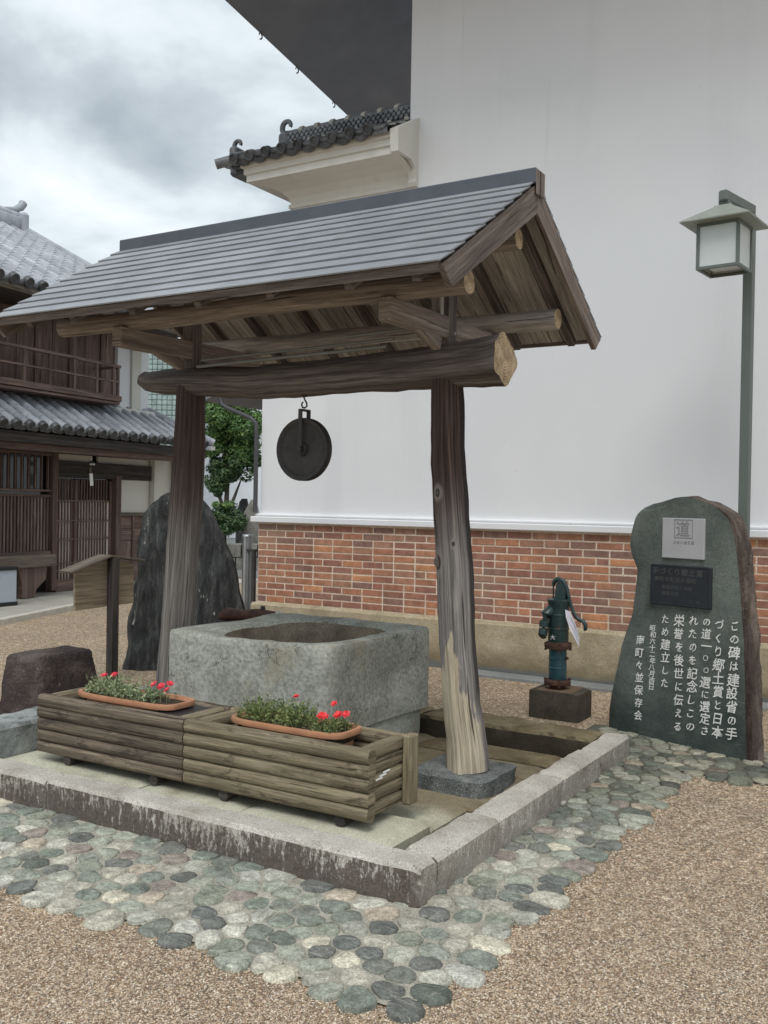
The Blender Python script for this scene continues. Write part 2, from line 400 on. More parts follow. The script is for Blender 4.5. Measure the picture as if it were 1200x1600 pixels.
def kerb_stain(k, c):
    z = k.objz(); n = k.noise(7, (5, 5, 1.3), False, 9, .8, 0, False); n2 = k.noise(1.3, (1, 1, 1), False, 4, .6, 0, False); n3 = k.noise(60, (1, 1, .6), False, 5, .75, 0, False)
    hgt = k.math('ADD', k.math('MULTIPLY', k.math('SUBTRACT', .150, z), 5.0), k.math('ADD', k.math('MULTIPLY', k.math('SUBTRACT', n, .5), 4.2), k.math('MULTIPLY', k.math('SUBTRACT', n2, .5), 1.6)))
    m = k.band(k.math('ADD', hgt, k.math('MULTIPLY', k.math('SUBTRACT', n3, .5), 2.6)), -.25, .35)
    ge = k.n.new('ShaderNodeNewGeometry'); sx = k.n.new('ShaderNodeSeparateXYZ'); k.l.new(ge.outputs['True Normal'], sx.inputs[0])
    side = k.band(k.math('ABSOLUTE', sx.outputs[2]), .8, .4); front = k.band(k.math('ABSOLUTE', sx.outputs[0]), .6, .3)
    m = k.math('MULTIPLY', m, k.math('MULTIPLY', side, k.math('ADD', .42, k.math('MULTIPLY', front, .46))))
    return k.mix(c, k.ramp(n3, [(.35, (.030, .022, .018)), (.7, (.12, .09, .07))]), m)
M['granite'] = stone('speckled_granite', [(.3, (.30, .265, .22)), (.7, (.60, .565, .50)), (.5, (.47, .44, .385))], 3.2, (34, 190), .88, .8, (130, (.12, .105, .09), (.70, .67, .61), .62), kerb_stain, .012)
def shaded_side(k, c):
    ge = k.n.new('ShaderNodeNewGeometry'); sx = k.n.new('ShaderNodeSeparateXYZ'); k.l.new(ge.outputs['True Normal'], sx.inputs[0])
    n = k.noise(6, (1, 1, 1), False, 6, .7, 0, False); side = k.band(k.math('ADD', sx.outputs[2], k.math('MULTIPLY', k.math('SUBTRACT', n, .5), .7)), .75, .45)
    return k.mix(c, (.028, .024, .017), k.math('MULTIPLY', side, .85))  # blackens upright faces: deep shade painted into the stone colour
M['shadedgranite'] = stone('shaded_granite', [(.3, (.085, .066, .035)), (.7, (.27, .225, .14)), (.5, (.16, .125, .07))], 5, (30, 150), .9, .8, (200, (.05, .045, .03), (.34, .31, .22), .67), shaded_side, .01)
def lk_moss(k, c): return k.mix(c, (.05, .06, .05), k.math('MULTIPLY', k.band(k.noise(7, (1, 1, 1), False, 6, .7), .5, .62), .6))
M['greygranite'] = stone('grey_granite', [(.3, (.13, .14, .135)), (.7, (.40, .42, .41)), (.5, (.26, .275, .27))], 4, (26, 160), .88, 1.0, (170, (.06, .065, .065), (.5, .52, .5), .66), lk_moss, .014)
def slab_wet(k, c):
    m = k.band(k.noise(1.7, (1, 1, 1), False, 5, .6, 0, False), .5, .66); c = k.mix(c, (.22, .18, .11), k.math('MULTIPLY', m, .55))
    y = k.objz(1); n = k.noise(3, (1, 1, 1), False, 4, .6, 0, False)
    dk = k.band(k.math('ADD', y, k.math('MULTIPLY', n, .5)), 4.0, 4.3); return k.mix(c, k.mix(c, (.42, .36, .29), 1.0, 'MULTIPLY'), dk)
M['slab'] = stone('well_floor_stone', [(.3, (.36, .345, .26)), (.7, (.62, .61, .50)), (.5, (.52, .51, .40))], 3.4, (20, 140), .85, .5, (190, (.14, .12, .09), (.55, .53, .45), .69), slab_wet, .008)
def basin_ov(k, c):
    c = k.mix(c, (.36, .32, .235), k.math('MULTIPLY', k.band(k.noise(2.2, (1, 1, 1), False, 6, .65, .4), .53, .66), .6))
    big = k.noise(1.6, (1, 1, 1), False, 7, .7, .8, False); c = k.mix(c, (.52, .53, .48), k.math('MULTIPLY', k.band(big, .56, .68), .55)); c = k.mix(c, (.13, .145, .125), k.math('MULTIPLY', k.band(big, .44, .34), .55))
    x = k.n.new('ShaderNodeTexVoronoi'); x.feature = 'DISTANCE_TO_EDGE'; x.inputs['Scale'].default_value = 2.3
    a = k.n.new('ShaderNodeVectorMath'); a.operation = 'ADD'; k.l.new(k.tc.outputs['Object'], a.inputs[0])
    nn = k.n.new('ShaderNodeTexNoise'); nn.inputs['Scale'].default_value = 3.2; nn.inputs['Detail'].default_value = 8; nn.inputs['Roughness'].default_value = .65; k.l.new(k.tc.outputs['Object'], nn.inputs['Vector'])
    sc_ = k.n.new('ShaderNodeVectorMath'); sc_.operation = 'SCALE'; sc_.inputs[3].default_value = .75; k.l.new(nn.outputs['Color'], sc_.inputs[0]); k.l.new(sc_.outputs[0], a.inputs[1]); k.l.new(a.outputs[0], x.inputs['Vector'])
    gate = k.band(k.noise(2.6, (1, 1, 1), False, 3, .5, 0, False), .48, .56)
    cr_ = k.math('MULTIPLY', k.band(x.outputs['Distance'], .011, .003), gate); return k.mix(c, (.045, .045, .038), k.math('MULTIPLY', cr_, .9))
M['trough'] = stone('green_grey_trough_stone', [(.28, (.215, .22, .19)), (.72, (.47, .475, .415)), (.5, (.345, .35, .305))], 3.4, (5, 50), .9, .7, (140, (.13, .14, .125), (.50, .51, .45), .70), basin_ov, .02)
M['trough_in'] = stone('basin_inside_stone', [(.3, (.11, .09, .065)), (.7, (.30, .255, .195))], 5, (12, 90), .9, .8)
M['footing'] = stone('dark_speckled_footing', [(.3, (.06, .065, .062)), (.7, (.24, .25, .24)), (.5, (.13, .14, .135))], 8, (30, 120), .85, .9, (150, (.03, .03, .03), (.52, .53, .50), .62))
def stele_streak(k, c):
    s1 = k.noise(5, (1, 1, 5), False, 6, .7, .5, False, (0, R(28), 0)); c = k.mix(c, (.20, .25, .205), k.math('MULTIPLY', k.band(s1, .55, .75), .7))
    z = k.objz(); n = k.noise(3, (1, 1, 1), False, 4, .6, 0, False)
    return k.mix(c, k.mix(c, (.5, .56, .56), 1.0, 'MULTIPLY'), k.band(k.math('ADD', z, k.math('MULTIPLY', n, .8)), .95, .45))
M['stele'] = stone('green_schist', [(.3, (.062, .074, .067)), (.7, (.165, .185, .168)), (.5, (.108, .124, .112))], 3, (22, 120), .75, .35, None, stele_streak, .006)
M['stele_side'] = stone('brown_schist_edge', [(.3, (.045, .03, .026)), (.7, (.20, .16, .135)), (.5, (.10, .075, .062))], 5, (18, 90), .85, 1.0, (120, (.04, .03, .03), (.5, .48, .46), .68), None, .02, (2.5, 2.5, .6))
M['rock'] = stone('dark_rough_schist', [(.3, (.018, .019, .019)), (.7, (.12, .125, .12)), (.5, (.045, .048, .047))], 7, (9, 60), .7, 1.0, None,
    lambda k, c: k.mix(c, (.45, .45, .42), k.band(k.noise(5, (3.2, 3.2, .55), False, 5, .65, 1.2), .655, .69)), .05, (3.0, 3.0, .55))
M['block'] = stone('dark_weathered_block', [(.3, (.028, .02, .019)), (.7, (.15, .12, .105)), (.5, (.058, .043, .04))], 3.5, (14, 80), .88, 1.0, (60, (.02, .016, .015), (.34, .30, .25), .68), None, .03)
M['monument'] = stone('grey_lichen_stone', [(.3, (.11, .105, .095)), (.7, (.32, .31, .28))], 4, (10, 50), .9, .8)
M['concrete'] = stone('pale_concrete', [(.3, (.33, .31, .27)), (.7, (.50, .48, .43))], 1.4, (14, 120), .9, .3)
M['strip'] = stone('grey_kerb_strip', [(.3, (.19, .20, .195)), (.7, (.32, .33, .32))], 3, (20, 120), .9, .3)
M['pumpblock'] = stone('stained_concrete_block', [(.3, (.028, .025, .018)), (.7, (.095, .08, .06))], 5, (16, 90), .85, .5, None,
    lambda k, c: k.mix(c, (.24, .15, .09), k.math('MULTIPLY', k.band(k.objz(), .20, .205), .55)))
def plinth_ov(k, c):
    z = k.objz(); n = k.noise(2.5, (1, 1, 1), False, 5, .65, 0, False)
    c = k.mix(c, (.14, .105, .055), k.math('MULTIPLY', k.band(k.math('ADD', z, k.math('MULTIPLY', n, .35)), .42, .22), .7))
    return k.mix(c, (.15, .155, .15), k.band(k.math('ADD', z, k.math('MULTIPLY', n, .1)), .13, .08))
M['plinth'] = stone('sandy_plinth_render', [(.3, (.29, .24, .155)), (.7, (.50, .43, .31)), (.5, (.40, .335, .225))], 4, (16, 100), .92, .8, (90, (.15, .115, .07), (.46, .42, .32), .68), plinth_ov, .012)
def cob():
    k = NM('river_cobble', .75)
    pal = [(0.21, 0.223, 0.189), (0.331, 0.346, 0.291), (0.486, 0.488, 0.403), (0.239, 0.265, 0.221), (0.437, 0.416, 0.344), (0.678, 0.634, 0.5), (0.279, 0.3, 0.251), (0.558, 0.475, 0.376), (0.372, 0.395, 0.324), (0.168, 0.174, 0.157), (0.206, 0.209, 0.187), (0.459, 0.454, 0.385), (0.299, 0.316, 0.249), (0.321, 0.275, 0.236), (0.615, 0.596, 0.503), (0.267, 0.298, 0.245), (0.156, 0.172, 0.146), (0.394, 0.408, 0.333), (0.555, 0.53, 0.435), (0.235, 0.245, 0.208), (0.184, 0.194, 0.179), (0.52, 0.49, 0.4), (0.56, 0.55, 0.48), (0.42, 0.44, 0.36)]
    random.shuffle(pal)
    c = k.ramp(k.rn, [(i/len(pal), p) for i, p in enumerate(pal)], 'CONSTANT')
    n = k.noise(16, (1, 1, 1), False, 9, .78, .4); c = k.mix(c, k.ramp(n, [(.32, .42), (.68, 1.6), (.5, .98)]), 1.0, 'MULTIPLY')
    f = k.noise(120, (1, 1, 1), False, 4, .8); c = k.mix(c, k.ramp(f, [(.35, .6), (.65, 1.4)]), 1.0, 'MULTIPLY')
    st = k.noise(9, (1, 5, 1), False, 6, .75, 1.8); v = k.math('MULTIPLY', k.band(st, .57, .64), k.band(k.rn, .35, .6))
    c = k.mix(c, (.58, .56, .49), k.math('MULTIPLY', v, .7))
    dk = k.noise(6, (4, 1, 1), False, 6, .7, 1.0); c = k.mix(c, (.07, .075, .065), k.math('MULTIPLY', k.band(dk, .60, .70), .6))
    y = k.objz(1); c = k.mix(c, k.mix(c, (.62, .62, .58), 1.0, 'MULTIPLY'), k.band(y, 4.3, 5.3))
    return k.fin(c, k.math('ADD', k.noise(40, (1, 1, 1), False, 7, .75), k.math('MULTIPLY', st, .6)), .9, .012)
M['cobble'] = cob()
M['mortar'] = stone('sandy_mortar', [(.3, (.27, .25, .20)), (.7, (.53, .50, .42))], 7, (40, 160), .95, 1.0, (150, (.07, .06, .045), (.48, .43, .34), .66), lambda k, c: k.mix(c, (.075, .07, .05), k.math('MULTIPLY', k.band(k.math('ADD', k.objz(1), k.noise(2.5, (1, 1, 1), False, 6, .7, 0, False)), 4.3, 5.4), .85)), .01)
def gravel():
    k = NM('resin_bound_gravel', .85)
    cc = k.voro(105, (1, 1, 1), 'Color'); d = k.voro(105, (1, 1, 1), 'Distance')
    sx = k.n.new('ShaderNodeSeparateColor'); k.l.new(cc, sx.inputs[0])
    c = k.ramp(sx.outputs[0], [(0, (.24, .18, .115)), (.13, (.44, .345, .235)), (.28, (.56, .43, .32)), (.42, (.33, .255, .18)), (.54, (.63, .54, .41)), (.68, (.46, .385, .30)), (.79, (.80, .72, .60)), (.88, (.38, .25, .17)), (.95, (.20, .175, .145))], 'CONSTANT')
    v2 = k.voro(43, (1, 1, 1), 'Color'); s2 = k.n.new('ShaderNodeSeparateColor'); k.l.new(v2, s2.inputs[0])
    c = k.mix(c, k.ramp(s2.outputs[1], [(0, .74), (1, 1.26)]), 1.0, 'MULTIPLY')
    c = k.mix(c, (.08, .06, .04), k.math('MULTIPLY', k.band(d, .46, .76), .5))
    b = k.noise(.9, (1, 1, 1), False, 5, .6, 0, False); c = k.mix(c, k.ramp(b, [(.3, (.82, .80, .77)), (.7, (1.10, 1.05, .98))]), 1.0, 'MULTIPLY')
    h = k.math('SUBTRACT', 1.0, d); return k.fin(c, h, .9, .008)
M['gravel'] = gravel()
def grain():
    k = NM('gravel_grain', .8)
    pal = [(0.27, 0.191, 0.124), (0.432, 0.326, 0.216), (0.54, 0.409, 0.29), (0.63, 0.522, 0.382), (0.378, 0.3, 0.216), (0.738, 0.652, 0.531), (0.324, 0.226, 0.149), (0.468, 0.4, 0.315), (0.216, 0.174, 0.141), (0.576, 0.452, 0.332)]
    c = k.ramp(k.rn, [(i/len(pal), p) for i, p in enumerate(pal)], 'CONSTANT'); return k.fin(c)
M['grain'] = grain()
def plaster(name, a, b, tint=None):
    k = NM(name, .9, .2)
    n = k.noise(.55, (1, 1, 1), False, 5, .55, .5, False); c = k.mix(a, b, k.band(n, .35, .7))
    st = k.noise(1.2, (1.5, 1.5, .14), False, 6, .6, 0, False); c = k.mix(c, tuple(x*.86 for x in a), k.math('MULTIPLY', k.band(st, .50, .72), .38))
    s2 = k.noise(2.0, (3, 3, .10), False, 7, .7, 0, False); c = k.mix(c, tuple(x*.80 for x in a), k.math('MULTIPLY', k.math('MULTIPLY', k.band(s2, .58, .70), k.band(k.objz(), 3.2, 6.0)), .5))
    sp_ = k.noise(14, (1, 1, 1), False, 3, .6, 0, False); c = k.mix(c, tuple(x*.72 for x in a), k.math('MULTIPLY', k.band(sp_, .70, .76), .5))
    return k.fin(c, k.math('ADD', k.noise(3, (1, 1, 1), False, 3, .5), k.math('MULTIPLY', k.noise(60, (1, 1, 1), False, 3, .5), .06)), .12, .01)
M['plaster'] = plaster('white_plaster', (.735, .742, .76), (.78, .783, .79))
M['cream'] = plaster('cream_plaster', (.60, .585, .53), (.68, .665, .61))
M['soffit'] = plain('dark_grey_soffit', (.22, .235, .27), .8, 0, .12, 2, .05)
def brick():
    k = NM('red_brick', .9)
    pal = [(0.332, 0.159, 0.106), (0.378, 0.173, 0.109), (0.301, 0.148, 0.105), (0.418, 0.196, 0.118), (0.355, 0.192, 0.126), (0.287, 0.139, 0.1), (0.417, 0.204, 0.124), (0.346, 0.157, 0.109), (0.391, 0.206, 0.135), (0.319, 0.164, 0.121), (0.53, 0.25, 0.13), (0.46, 0.21, 0.12), (0.26, 0.15, 0.12)]
    c = k.ramp(k.rn, [(i/len(pal), p) for i, p in enumerate(pal)], 'CONSTANT')
    n = k.noise(14, (1, 1, 1), False, 6, .65); c = k.mix(c, k.ramp(n, [(.3, .72), (.7, 1.3)]), 1.0, 'MULTIPLY')
    g = k.noise(1.1, (1, 1, 1), False, 5, .6, .3, False)
    # a world-space lime and soot wash over the brickwork
    ge = k.n.new('ShaderNodeNewGeometry'); wn = k.n.new('ShaderNodeTexNoise'); wn.inputs['Scale'].default_value = 1.4; wn.inputs['Detail'].default_value = 5; k.l.new(ge.outputs['Position'], wn.inputs['Vector'])
    c = k.mix(c, (.30, .24, .185), k.math('MULTIPLY', k.band(wn.outputs['Fac'], .52, .70), .45))
    c = k.mix(c, (.18, .115, .085), k.math('MULTIPLY', k.band(wn.outputs['Fac'], .45, .30), .35))
    return k.fin(c, k.noise(55, (1, 1, 1), False, 5, .65), .6, .006)
M['brick'] = brick()
M['joint'] = stone('brick_mortar', [(.3, (.60, .47, .37)), (.7, (.80, .67, .54))], 5, (40, 120), .95, .5)
def tile(name, a, b, sc=3):
    k = NM(name, .48, .5); n = k.noise(sc, (1, 1, 1), False, 6, .6); f = k.noise(40, (1, 1, 1), False, 4, .6)
    c = k.ramp(n, [(.3, a), (.7, b)]); c = k.mix(c, k.ramp(f, [(.3, .8), (.7, 1.15)]), 1.0, 'MULTIPLY')
    c = k.mix(c, k.ramp(k.rn, [(0, .82), (1, 1.2)]), 1.0, 'MULTIPLY')
    return k.fin(c, f, .2, .006)
M['tile'] = tile('smoked_roof_tile', (.235, .25, .275), (.43, .45, .49))
M['tiledark'] = tile('weathered_dark_tile', (.06, .064, .07), (.20, .21, .22), 5)
M['tilecap'] = tile('dark_eave_tile', (.025, .028, .03), (.10, .105, .115), 6)
M['limeband'] = plain('lime_joint', (.42, .40, .35), .9, 0, .2)
M['pumpgreen'] = plain('dark_green_pump_paint', (.02, .048, .047), .32, .1, .35, 12, .15, .55)
M['pumpblue'] = plain('blue_green_pump_paint', (.022, .075, .095), .35, .1, .3, 12, .15, .55)
M['steel'] = plain('stainless_steel', (.42, .43, .44), .35, .9, .08)
M['lamp'] = plain('sage_grey_lamp_paint', (.125, .145, .132), .5, 0, .06)
M['lamproof'] = plain('pale_lamp_roof_paint', (.27, .29, .255), .55, 0, .1)
M['lampglass'] = plain('frosted_lamp_panel', (.56, .60, .585), .35, 0, .04, 6, .02)
M['whiteprint'] = plain('white_inlay_paint', (.80, .80, .77), .8, 0, .08)
M['plaque'] = plain('grey_white_plaque', (.42, .42, .43), .4, 0, .05)
M['plaqueink'] = plain('grey_plaque_ink', (.235, .235, .24), .5, 0, .05)
M['bronze'] = plain('dark_bronze_plaque', (.030, .034, .042), .45, .3, .25)
M['bronzetext'] = plain('raised_bronze_lettering', (.095, .095, .09), .45, .3, .2)
M['paper'] = plain('lilac_white_paper', (.76, .73, .80), .8, 0, .05)
M['terracotta'] = plain('terracotta_plastic', (.46, .225, .125), .55, 0, .14, 12, .1)
M['soil'] = stone('dark_potting_soil', [(.3, (.02, .015, .01)), (.7, (.10, .075, .05))], 30, (50, 120), .95, 1.0)
M['blackplastic'] = plain('black_plastic', (.02, .02, .022), .4, 0, .1)
def leaf(name, a, b, c_):
    k = NM(name, .55, .3); k.b.inputs['Subsurface Weight'].default_value = 0
    col = k.ramp(k.rn, [(0, a), (.5, b), (1, c_)]); return k.fin(col)
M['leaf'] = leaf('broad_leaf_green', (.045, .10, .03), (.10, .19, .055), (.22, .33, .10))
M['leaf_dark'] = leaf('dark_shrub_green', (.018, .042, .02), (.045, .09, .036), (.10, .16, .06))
M['herb'] = leaf('grey_green_herb', (.15, .20, .10), (.24, .29, .15), (.36, .40, .24))
M['grassleaf'] = leaf('fine_green_leaf', (.07, .11, .035), (.14, .19, .06), (.26, .28, .12))
M['flower'] = leaf('red_petal', (.55, .02, .03), (.72, .04, .04), (.80, .10, .12))
M['pinkflower'] = leaf('coral_pink_petal', (.60, .025, .05), (.70, .05, .08), (.76, .12, .14))
M['trunk'] = wood('rough_bark', (.04, .035, .028), (.09, .08, .065), (.15, .135, .11), 3, 20)
M['screen'] = plain('pale_blue_sign_panel', (.42, .47, .53), .4, 0, .04)
M['shoji'] = plain('pale_paper_screen', (.90, .84, .80), .9, 0, .08, 2)
M['darkglass'] = plain('dark_window_glass', (.02, .025, .028), .12, 0, .2, 2, .02, .6)
M['glassblock'] = plain('pale_green_glass_block', (.30, .38, .36), .25, 0, .3, 3, .05, .6)
M['farwhite'] = plain('far_white_wall', (.72, .74, .76), .9, 0, .05, 2)
M['asphalt'] = stone('grey_street_paving', [(.3, (.15, .155, .15)), (.7, (.23, .24, .23))], 3, (30, 120), .9, .4)
M['cable'] = plain('grey_downpipe', (.07, .07, .075), .5, 0, .1)

# ================================================================== SETTING
# ground
g = MB(); g.face([(-300, -100, 0), (300, -100, 0), (300, 500, 0), (-300, 500, 0)])
ground = kind(g.build('ground', M['gravel']), 'structure')
ap = MB(); ap.face([(-40, 14.9, .012), (-5.5, 14.9, .012), (-5.5, 60, .012), (-60, 60, .012)])
kind(ap.build('road', M['asphalt']), 'structure')

# cobble apron round the kerb: mortar bed + individual stones
def in_apron(x, y, m=0.0):
    if -6.2 < x < -1.72 and 2.46+m < y < 3.10: return True
    if -1.78 <= x < -1.37-m+.0*y and 2.46+m < y < 6.6: return True
    if -1.4 <= x < 2.6 and 5.62+m < y < 6.30: return True
    if -2.05 < x <= -1.4 and 5.80 < y < 6.5: return True
    return False
bed = MB()
def sheet(x0, x1, y0, y1, z, st=.12):
    nx, ny = max(1, int((x1-x0)/st)), max(1, int((y1-y0)/st))
    for i in range(nx):
        for j in range(ny):
            xa, xb, ya, yb = x0+(x1-x0)*i/nx, x0+(x1-x0)*(i+1)/nx, y0+(y1-y0)*j/ny, y0+(y1-y0)*(j+1)/ny
            bed.face([(xa, ya, z), (xb, ya, z), (xb, yb, z), (xa, yb, z)])
sheet(-6.2, -1.40, 2.48, 3.16, .0085); sheet(-1.74, -1.40, 3.16, 6.5, .0085); sheet(-1.40, 2.6, 5.62, 6.34, .0085); sheet(-2.2, -1.74, 5.77, 6.5, .0085)
apron = kind(bed.build('cobble_paving', M['mortar']), 'structure')
rc = random.Random(5); pts = []
tries = 0
while tries < 60000:
    tries += 1
    x = rc.uniform(-6.2, 2.6); y = rc.uniform(2.46, 6.6)
    if not in_apron(x, y): continue
    md = rc.choice((.066, .080, .088, .104)) if x < -1.3 else .092
    ok = True
    for (a, b) in pts:
        if abs(a-x) < .13 and ((a-x)/1.12)**2 + (b-y)**2 < md*md: ok = False; break
    if ok: pts.append((x, y))
for it in range(3):      # relax a little
    new = []
    for i, (x, y) in enumerate(pts):
        fx = fy = 0
        for (a, b) in pts:
            dx, dy = x-a, y-b; d2 = dx*dx+dy*dy
            if 0 < d2 < .0169: d = math.sqrt(d2); fx += dx/d*(.13-d)*.22; fy += dy/d*(.13-d)*.22
        nx_, ny_ = x+fx, y+fy
        new.append((nx_, ny_) if in_apron(nx_, ny_) else (x, y))
    pts = new
def cobble_rings(i, x, y):
    nb = [(a, b) for (a, b) in pts if (a, b) != (x, y) and (a-x)**2+(b-y)**2 < .06]
    rmax = rc.uniform(.070, .125); n = 13; rr = []
    ang = rc.uniform(0, 6.28); el = rc.uniform(.62, 1.0)
    for j in range(n):
        t = 2*math.pi*j/n
        r_ = rmax*math.sqrt(1/((math.cos(t-ang))**2+(math.sin(t-ang)/el)**2))
        for (a, b) in nb:
            d = math.hypot(a-x, b-y); c = math.cos(t-math.atan2(b-y, a-x))
            if c > .2: r_ = min(r_, d*.492/c)
        rr.append(r_*rc.uniform(.93, 1.0))
    sm = [(rr[j-1]+2*rr[j]+rr[(j+1) % n])/4 for j in range(n)]
    sm = [min(a, b)*rc.uniform(.95, 1.01) for a, b in zip(sm, rr)]
    h = rc.uniform(.011, .019); tl = (rc.uniform(-.07, .07), rc.uniform(-.07, .07))
    out = []
    for (k, z) in ((1.0, .0), (.97, h*.72), (.88, h*.95), (.5, h*1.02)):
        out.append([V((x+sm[j]*k*math.cos(2*math.pi*j/n), y+sm[j]*k*math.sin(2*math.pi*j/n), z+(sm[j]*k*math.cos(2*math.pi*j/n)*tl[0]+sm[j]*k*math.sin(2*math.pi*j/n)*tl[1] if z else 0)+.002)) for j in range(n)])
    return out
def visible(x, y):
    q = V((x, y, -1.5)); D = q.dot(fwd); 
    if D < .5: return False
    u = 600+1517.5*q.dot(rgt)/D; v = 800-1517.5*q.dot(upv)/D
    return -5 < u < 1205 and v < 1605 and not (x < -1.8 and 5.6 < y)
vis = sorted([p for p in pts if visible(*p)], key=lambda p: p[0]**2+p[1]**2)
near = set(vis[:298]); rest = MB()
for i, p in enumerate(pts):
    rg = cobble_rings(i, *p)
    if p in near:
        b = MB(); b.rings(rg, cap0=False)
        b.build('cobble_stone', M['cobble'], apron, smooth=50)
    else: rest.rings(rg, cap0=False, r=rc.random())
kind(rest.build('distant_cobbles', M['cobble'], apron, smooth=50), 'stuff')

# loose surface grains of the gravel, where they are near enough to read
def loose_gravel():
    import numpy as np
    g_ = np.random.default_rng(4); P = []
    tot = 0
    while tot < 46000:
        u = g_.uniform(-20, 1220, 60000); v = g_.uniform(1190, 1640, 60000)
        d = np.array(fwd)[None]+np.array(rgt)[None]*((u-600)/1517.5)[:, None]-np.array(upv)[None]*((v-800)/1517.5)[:, None]
        t = -1.5/d[:, 2]; x = d[:, 0]*t; y = d[:, 1]*t
        keep = ((y < 2.46) | (x > -1.39)) & ((y < 5.60) | (x < -1.4)) & (x > -6) & (y > 0)
        keep &= g_.random(60000) < np.clip(1.25-(np.hypot(x, y)-2.4)/4.2, .1, 1)
        P.append(np.stack([x[keep], y[keep]], 1)); tot += keep.sum()
    P = np.concatenate(P)[:46000]; n = len(P)
    base = np.array([(1, 0, 0), (-1, 0, 0), (0, 1, 0), (0, -1, 0), (0, 0, 1), (0, 0, -1)], float)
    F = np.array([(0, 2, 4), (2, 1, 4), (1, 3, 4), (3, 0, 4), (2, 0, 5), (1, 2, 5), (3, 1, 5), (0, 3, 5)])
    sz = g_.uniform(.0028, .0062, n); a = g_.uniform(0, 6.283, n); el = g_.uniform(.5, .95, n)
    vv = base[None]*g_.uniform(.7, 1.2, (n, 6, 1)); vv = vv*np.stack([sz*1.25, sz*el, sz*.55], 1)[:, None, :]
    ca, sa = np.cos(a)[:, None], np.sin(a)[:, None]
    X = vv[..., 0]*ca-vv[..., 1]*sa; Y = vv[..., 0]*sa+vv[..., 1]*ca; Z = vv[..., 2]+vv[..., 0]*g_.uniform(-.5, .5, n)[:, None]
    vv = np.stack([X+P[:, :1], Y+P[:, 1:], Z+.0012], -1).reshape(-1, 3); ff = (F[None]+(np.arange(n)*6)[:, None, None]).reshape(-1, 3)
    m = bpy.data.meshes.new('loose_gravel'); m.vertices.add(len(vv)); m.vertices.foreach_set('co', vv.ravel()); m.loops.add(ff.size); m.loops.foreach_set('vertex_index', ff.ravel())
    m.polygons.add(len(ff)); m.polygons.foreach_set('loop_start', np.arange(len(ff))*3); m.update(calc_edges=True)
    at_ = m.attributes.new('rnd', 'FLOAT', 'FACE'); at_.data.foreach_set('value', np.repeat(g_.random(n), 8)); m.materials.append(M['grain'])
    o = bpy.data.objects.new('loose_gravel', m); COL.objects.link(o); o['kind'] = 'stuff'; return o
loose_gravel()

# kerb of granite blocks
def rough_block(a, b, amp=.005, seed=0, mb=None, st=.07, mi=0, rnd=.008):
    """block with slightly uneven faces: loft along its longest horizontal axis"""
    mb = mb or MB(); lx = b[0]-a[0]; ly = b[1]-a[1]; ax = 0 if lx >= ly else 1
    L = max(lx, ly); n = max(2, int(L/st)); oth = 1-ax; rg = []
    w0, w1, z0, z1 = a[oth], b[oth], a[2], b[2]; cx = rnd
    prof = []
    def edge(p, q, k):
        for i in range(k): prof.append((p[0]+(q[0]-p[0])*i/k, p[1]+(q[1]-p[1])*i/k))
    edge((w0, z0), (w1, z0), 2); edge((w1, z0), (w1, z1-cx), 3); edge((w1, z1-cx), (w1-cx, z1), 1); edge((w1-cx, z1), (w0+cx, z1), 3); edge((w0+cx, z1), (w0, z1-cx), 1); edge((w0, z1-cx), (w0, z0), 3)
    for i in range(n+1):
        t = a[ax]+L*i/n; ring = []
        ins = .012 if i in (0, n) else 0
        for (q, z) in prof:
            cq, cz = (w0+w1)/2, (z0+z1)/2
            qq = cq+(q-cq)*(1-ins/(w1-w0)*2); zz = cz+(z-cz)*(1-ins/(z1-z0)*2)
            p = V((t, qq, zz)) if ax == 0 else V((qq, t, zz))
            d = noise.noise(V((p.x*7+seed, p.y*7, p.z*7)))+.6*noise.noise(V((p.x*23, p.y*23+seed, p.z*23)))
            nd = V((0, (q-cq), (z-cz))) if ax == 0 else V(((q-cq), 0, (z-cz)))
            if nd.length > 0: p += nd.normalized()*d*amp
            ring.append(p)
        if ax == 1: ring = ring[::-1]
        rg.append(ring)
    mb.rings(rg, mi); return mb
kerb = MB(); kerb.face([(-4.4, 3.26, -.01), (-1.9, 3.26, -.01), (-1.9, 5.4, -.01), (-4.4, 5.4, -.01)])
kerb = kind(kerb.build('stone_kerb', M['slab']), 'structure')
def kst(a, b, mt, sd, amp=.005):
    rough_block(a, b, amp*1.6, sd, st=.035, rnd=.018).build('kerb_stone', mt, kerb, smooth=35)
kst((-3.765, 3.13, -.03), (-1.718, 3.285, .160), M['granite'], 1)
kst((-5.1, 3.12, -.03), (-3.772, 3.28, .158), M['granite'], 2)
kst((-1.885, 3.292, -.03), (-1.715, 3.862, .158), M['granite'], 3)
kst((-1.885, 3.868, -.03), (-1.722, 4.63, .152), M['granite'], 4)
kst((-1.880, 4.636, -.03), (-1.728, 5.25, .148), M['granite'], 5)
kst((-1.878, 5.256, -.03), (-1.735, 5.80, .142), M['granite'], 6)
kst((-3.05, 5.50, -.03), (-1.886, 5.79, .142), M['shadedgranite'], 7, .008)
kst((-4.36, 5.50, -.03), (-3.056, 5.79, .142), M['shadedgranite'], 8, .008)
kst((-4.66, 3.29, -.03), (-4.37, 4.35, .285), M['greygranite'], 9, .008)
kst((-4.66, 4.36, -.03), (-4.37, 5.79, .28), M['greygranite'], 10, .008)
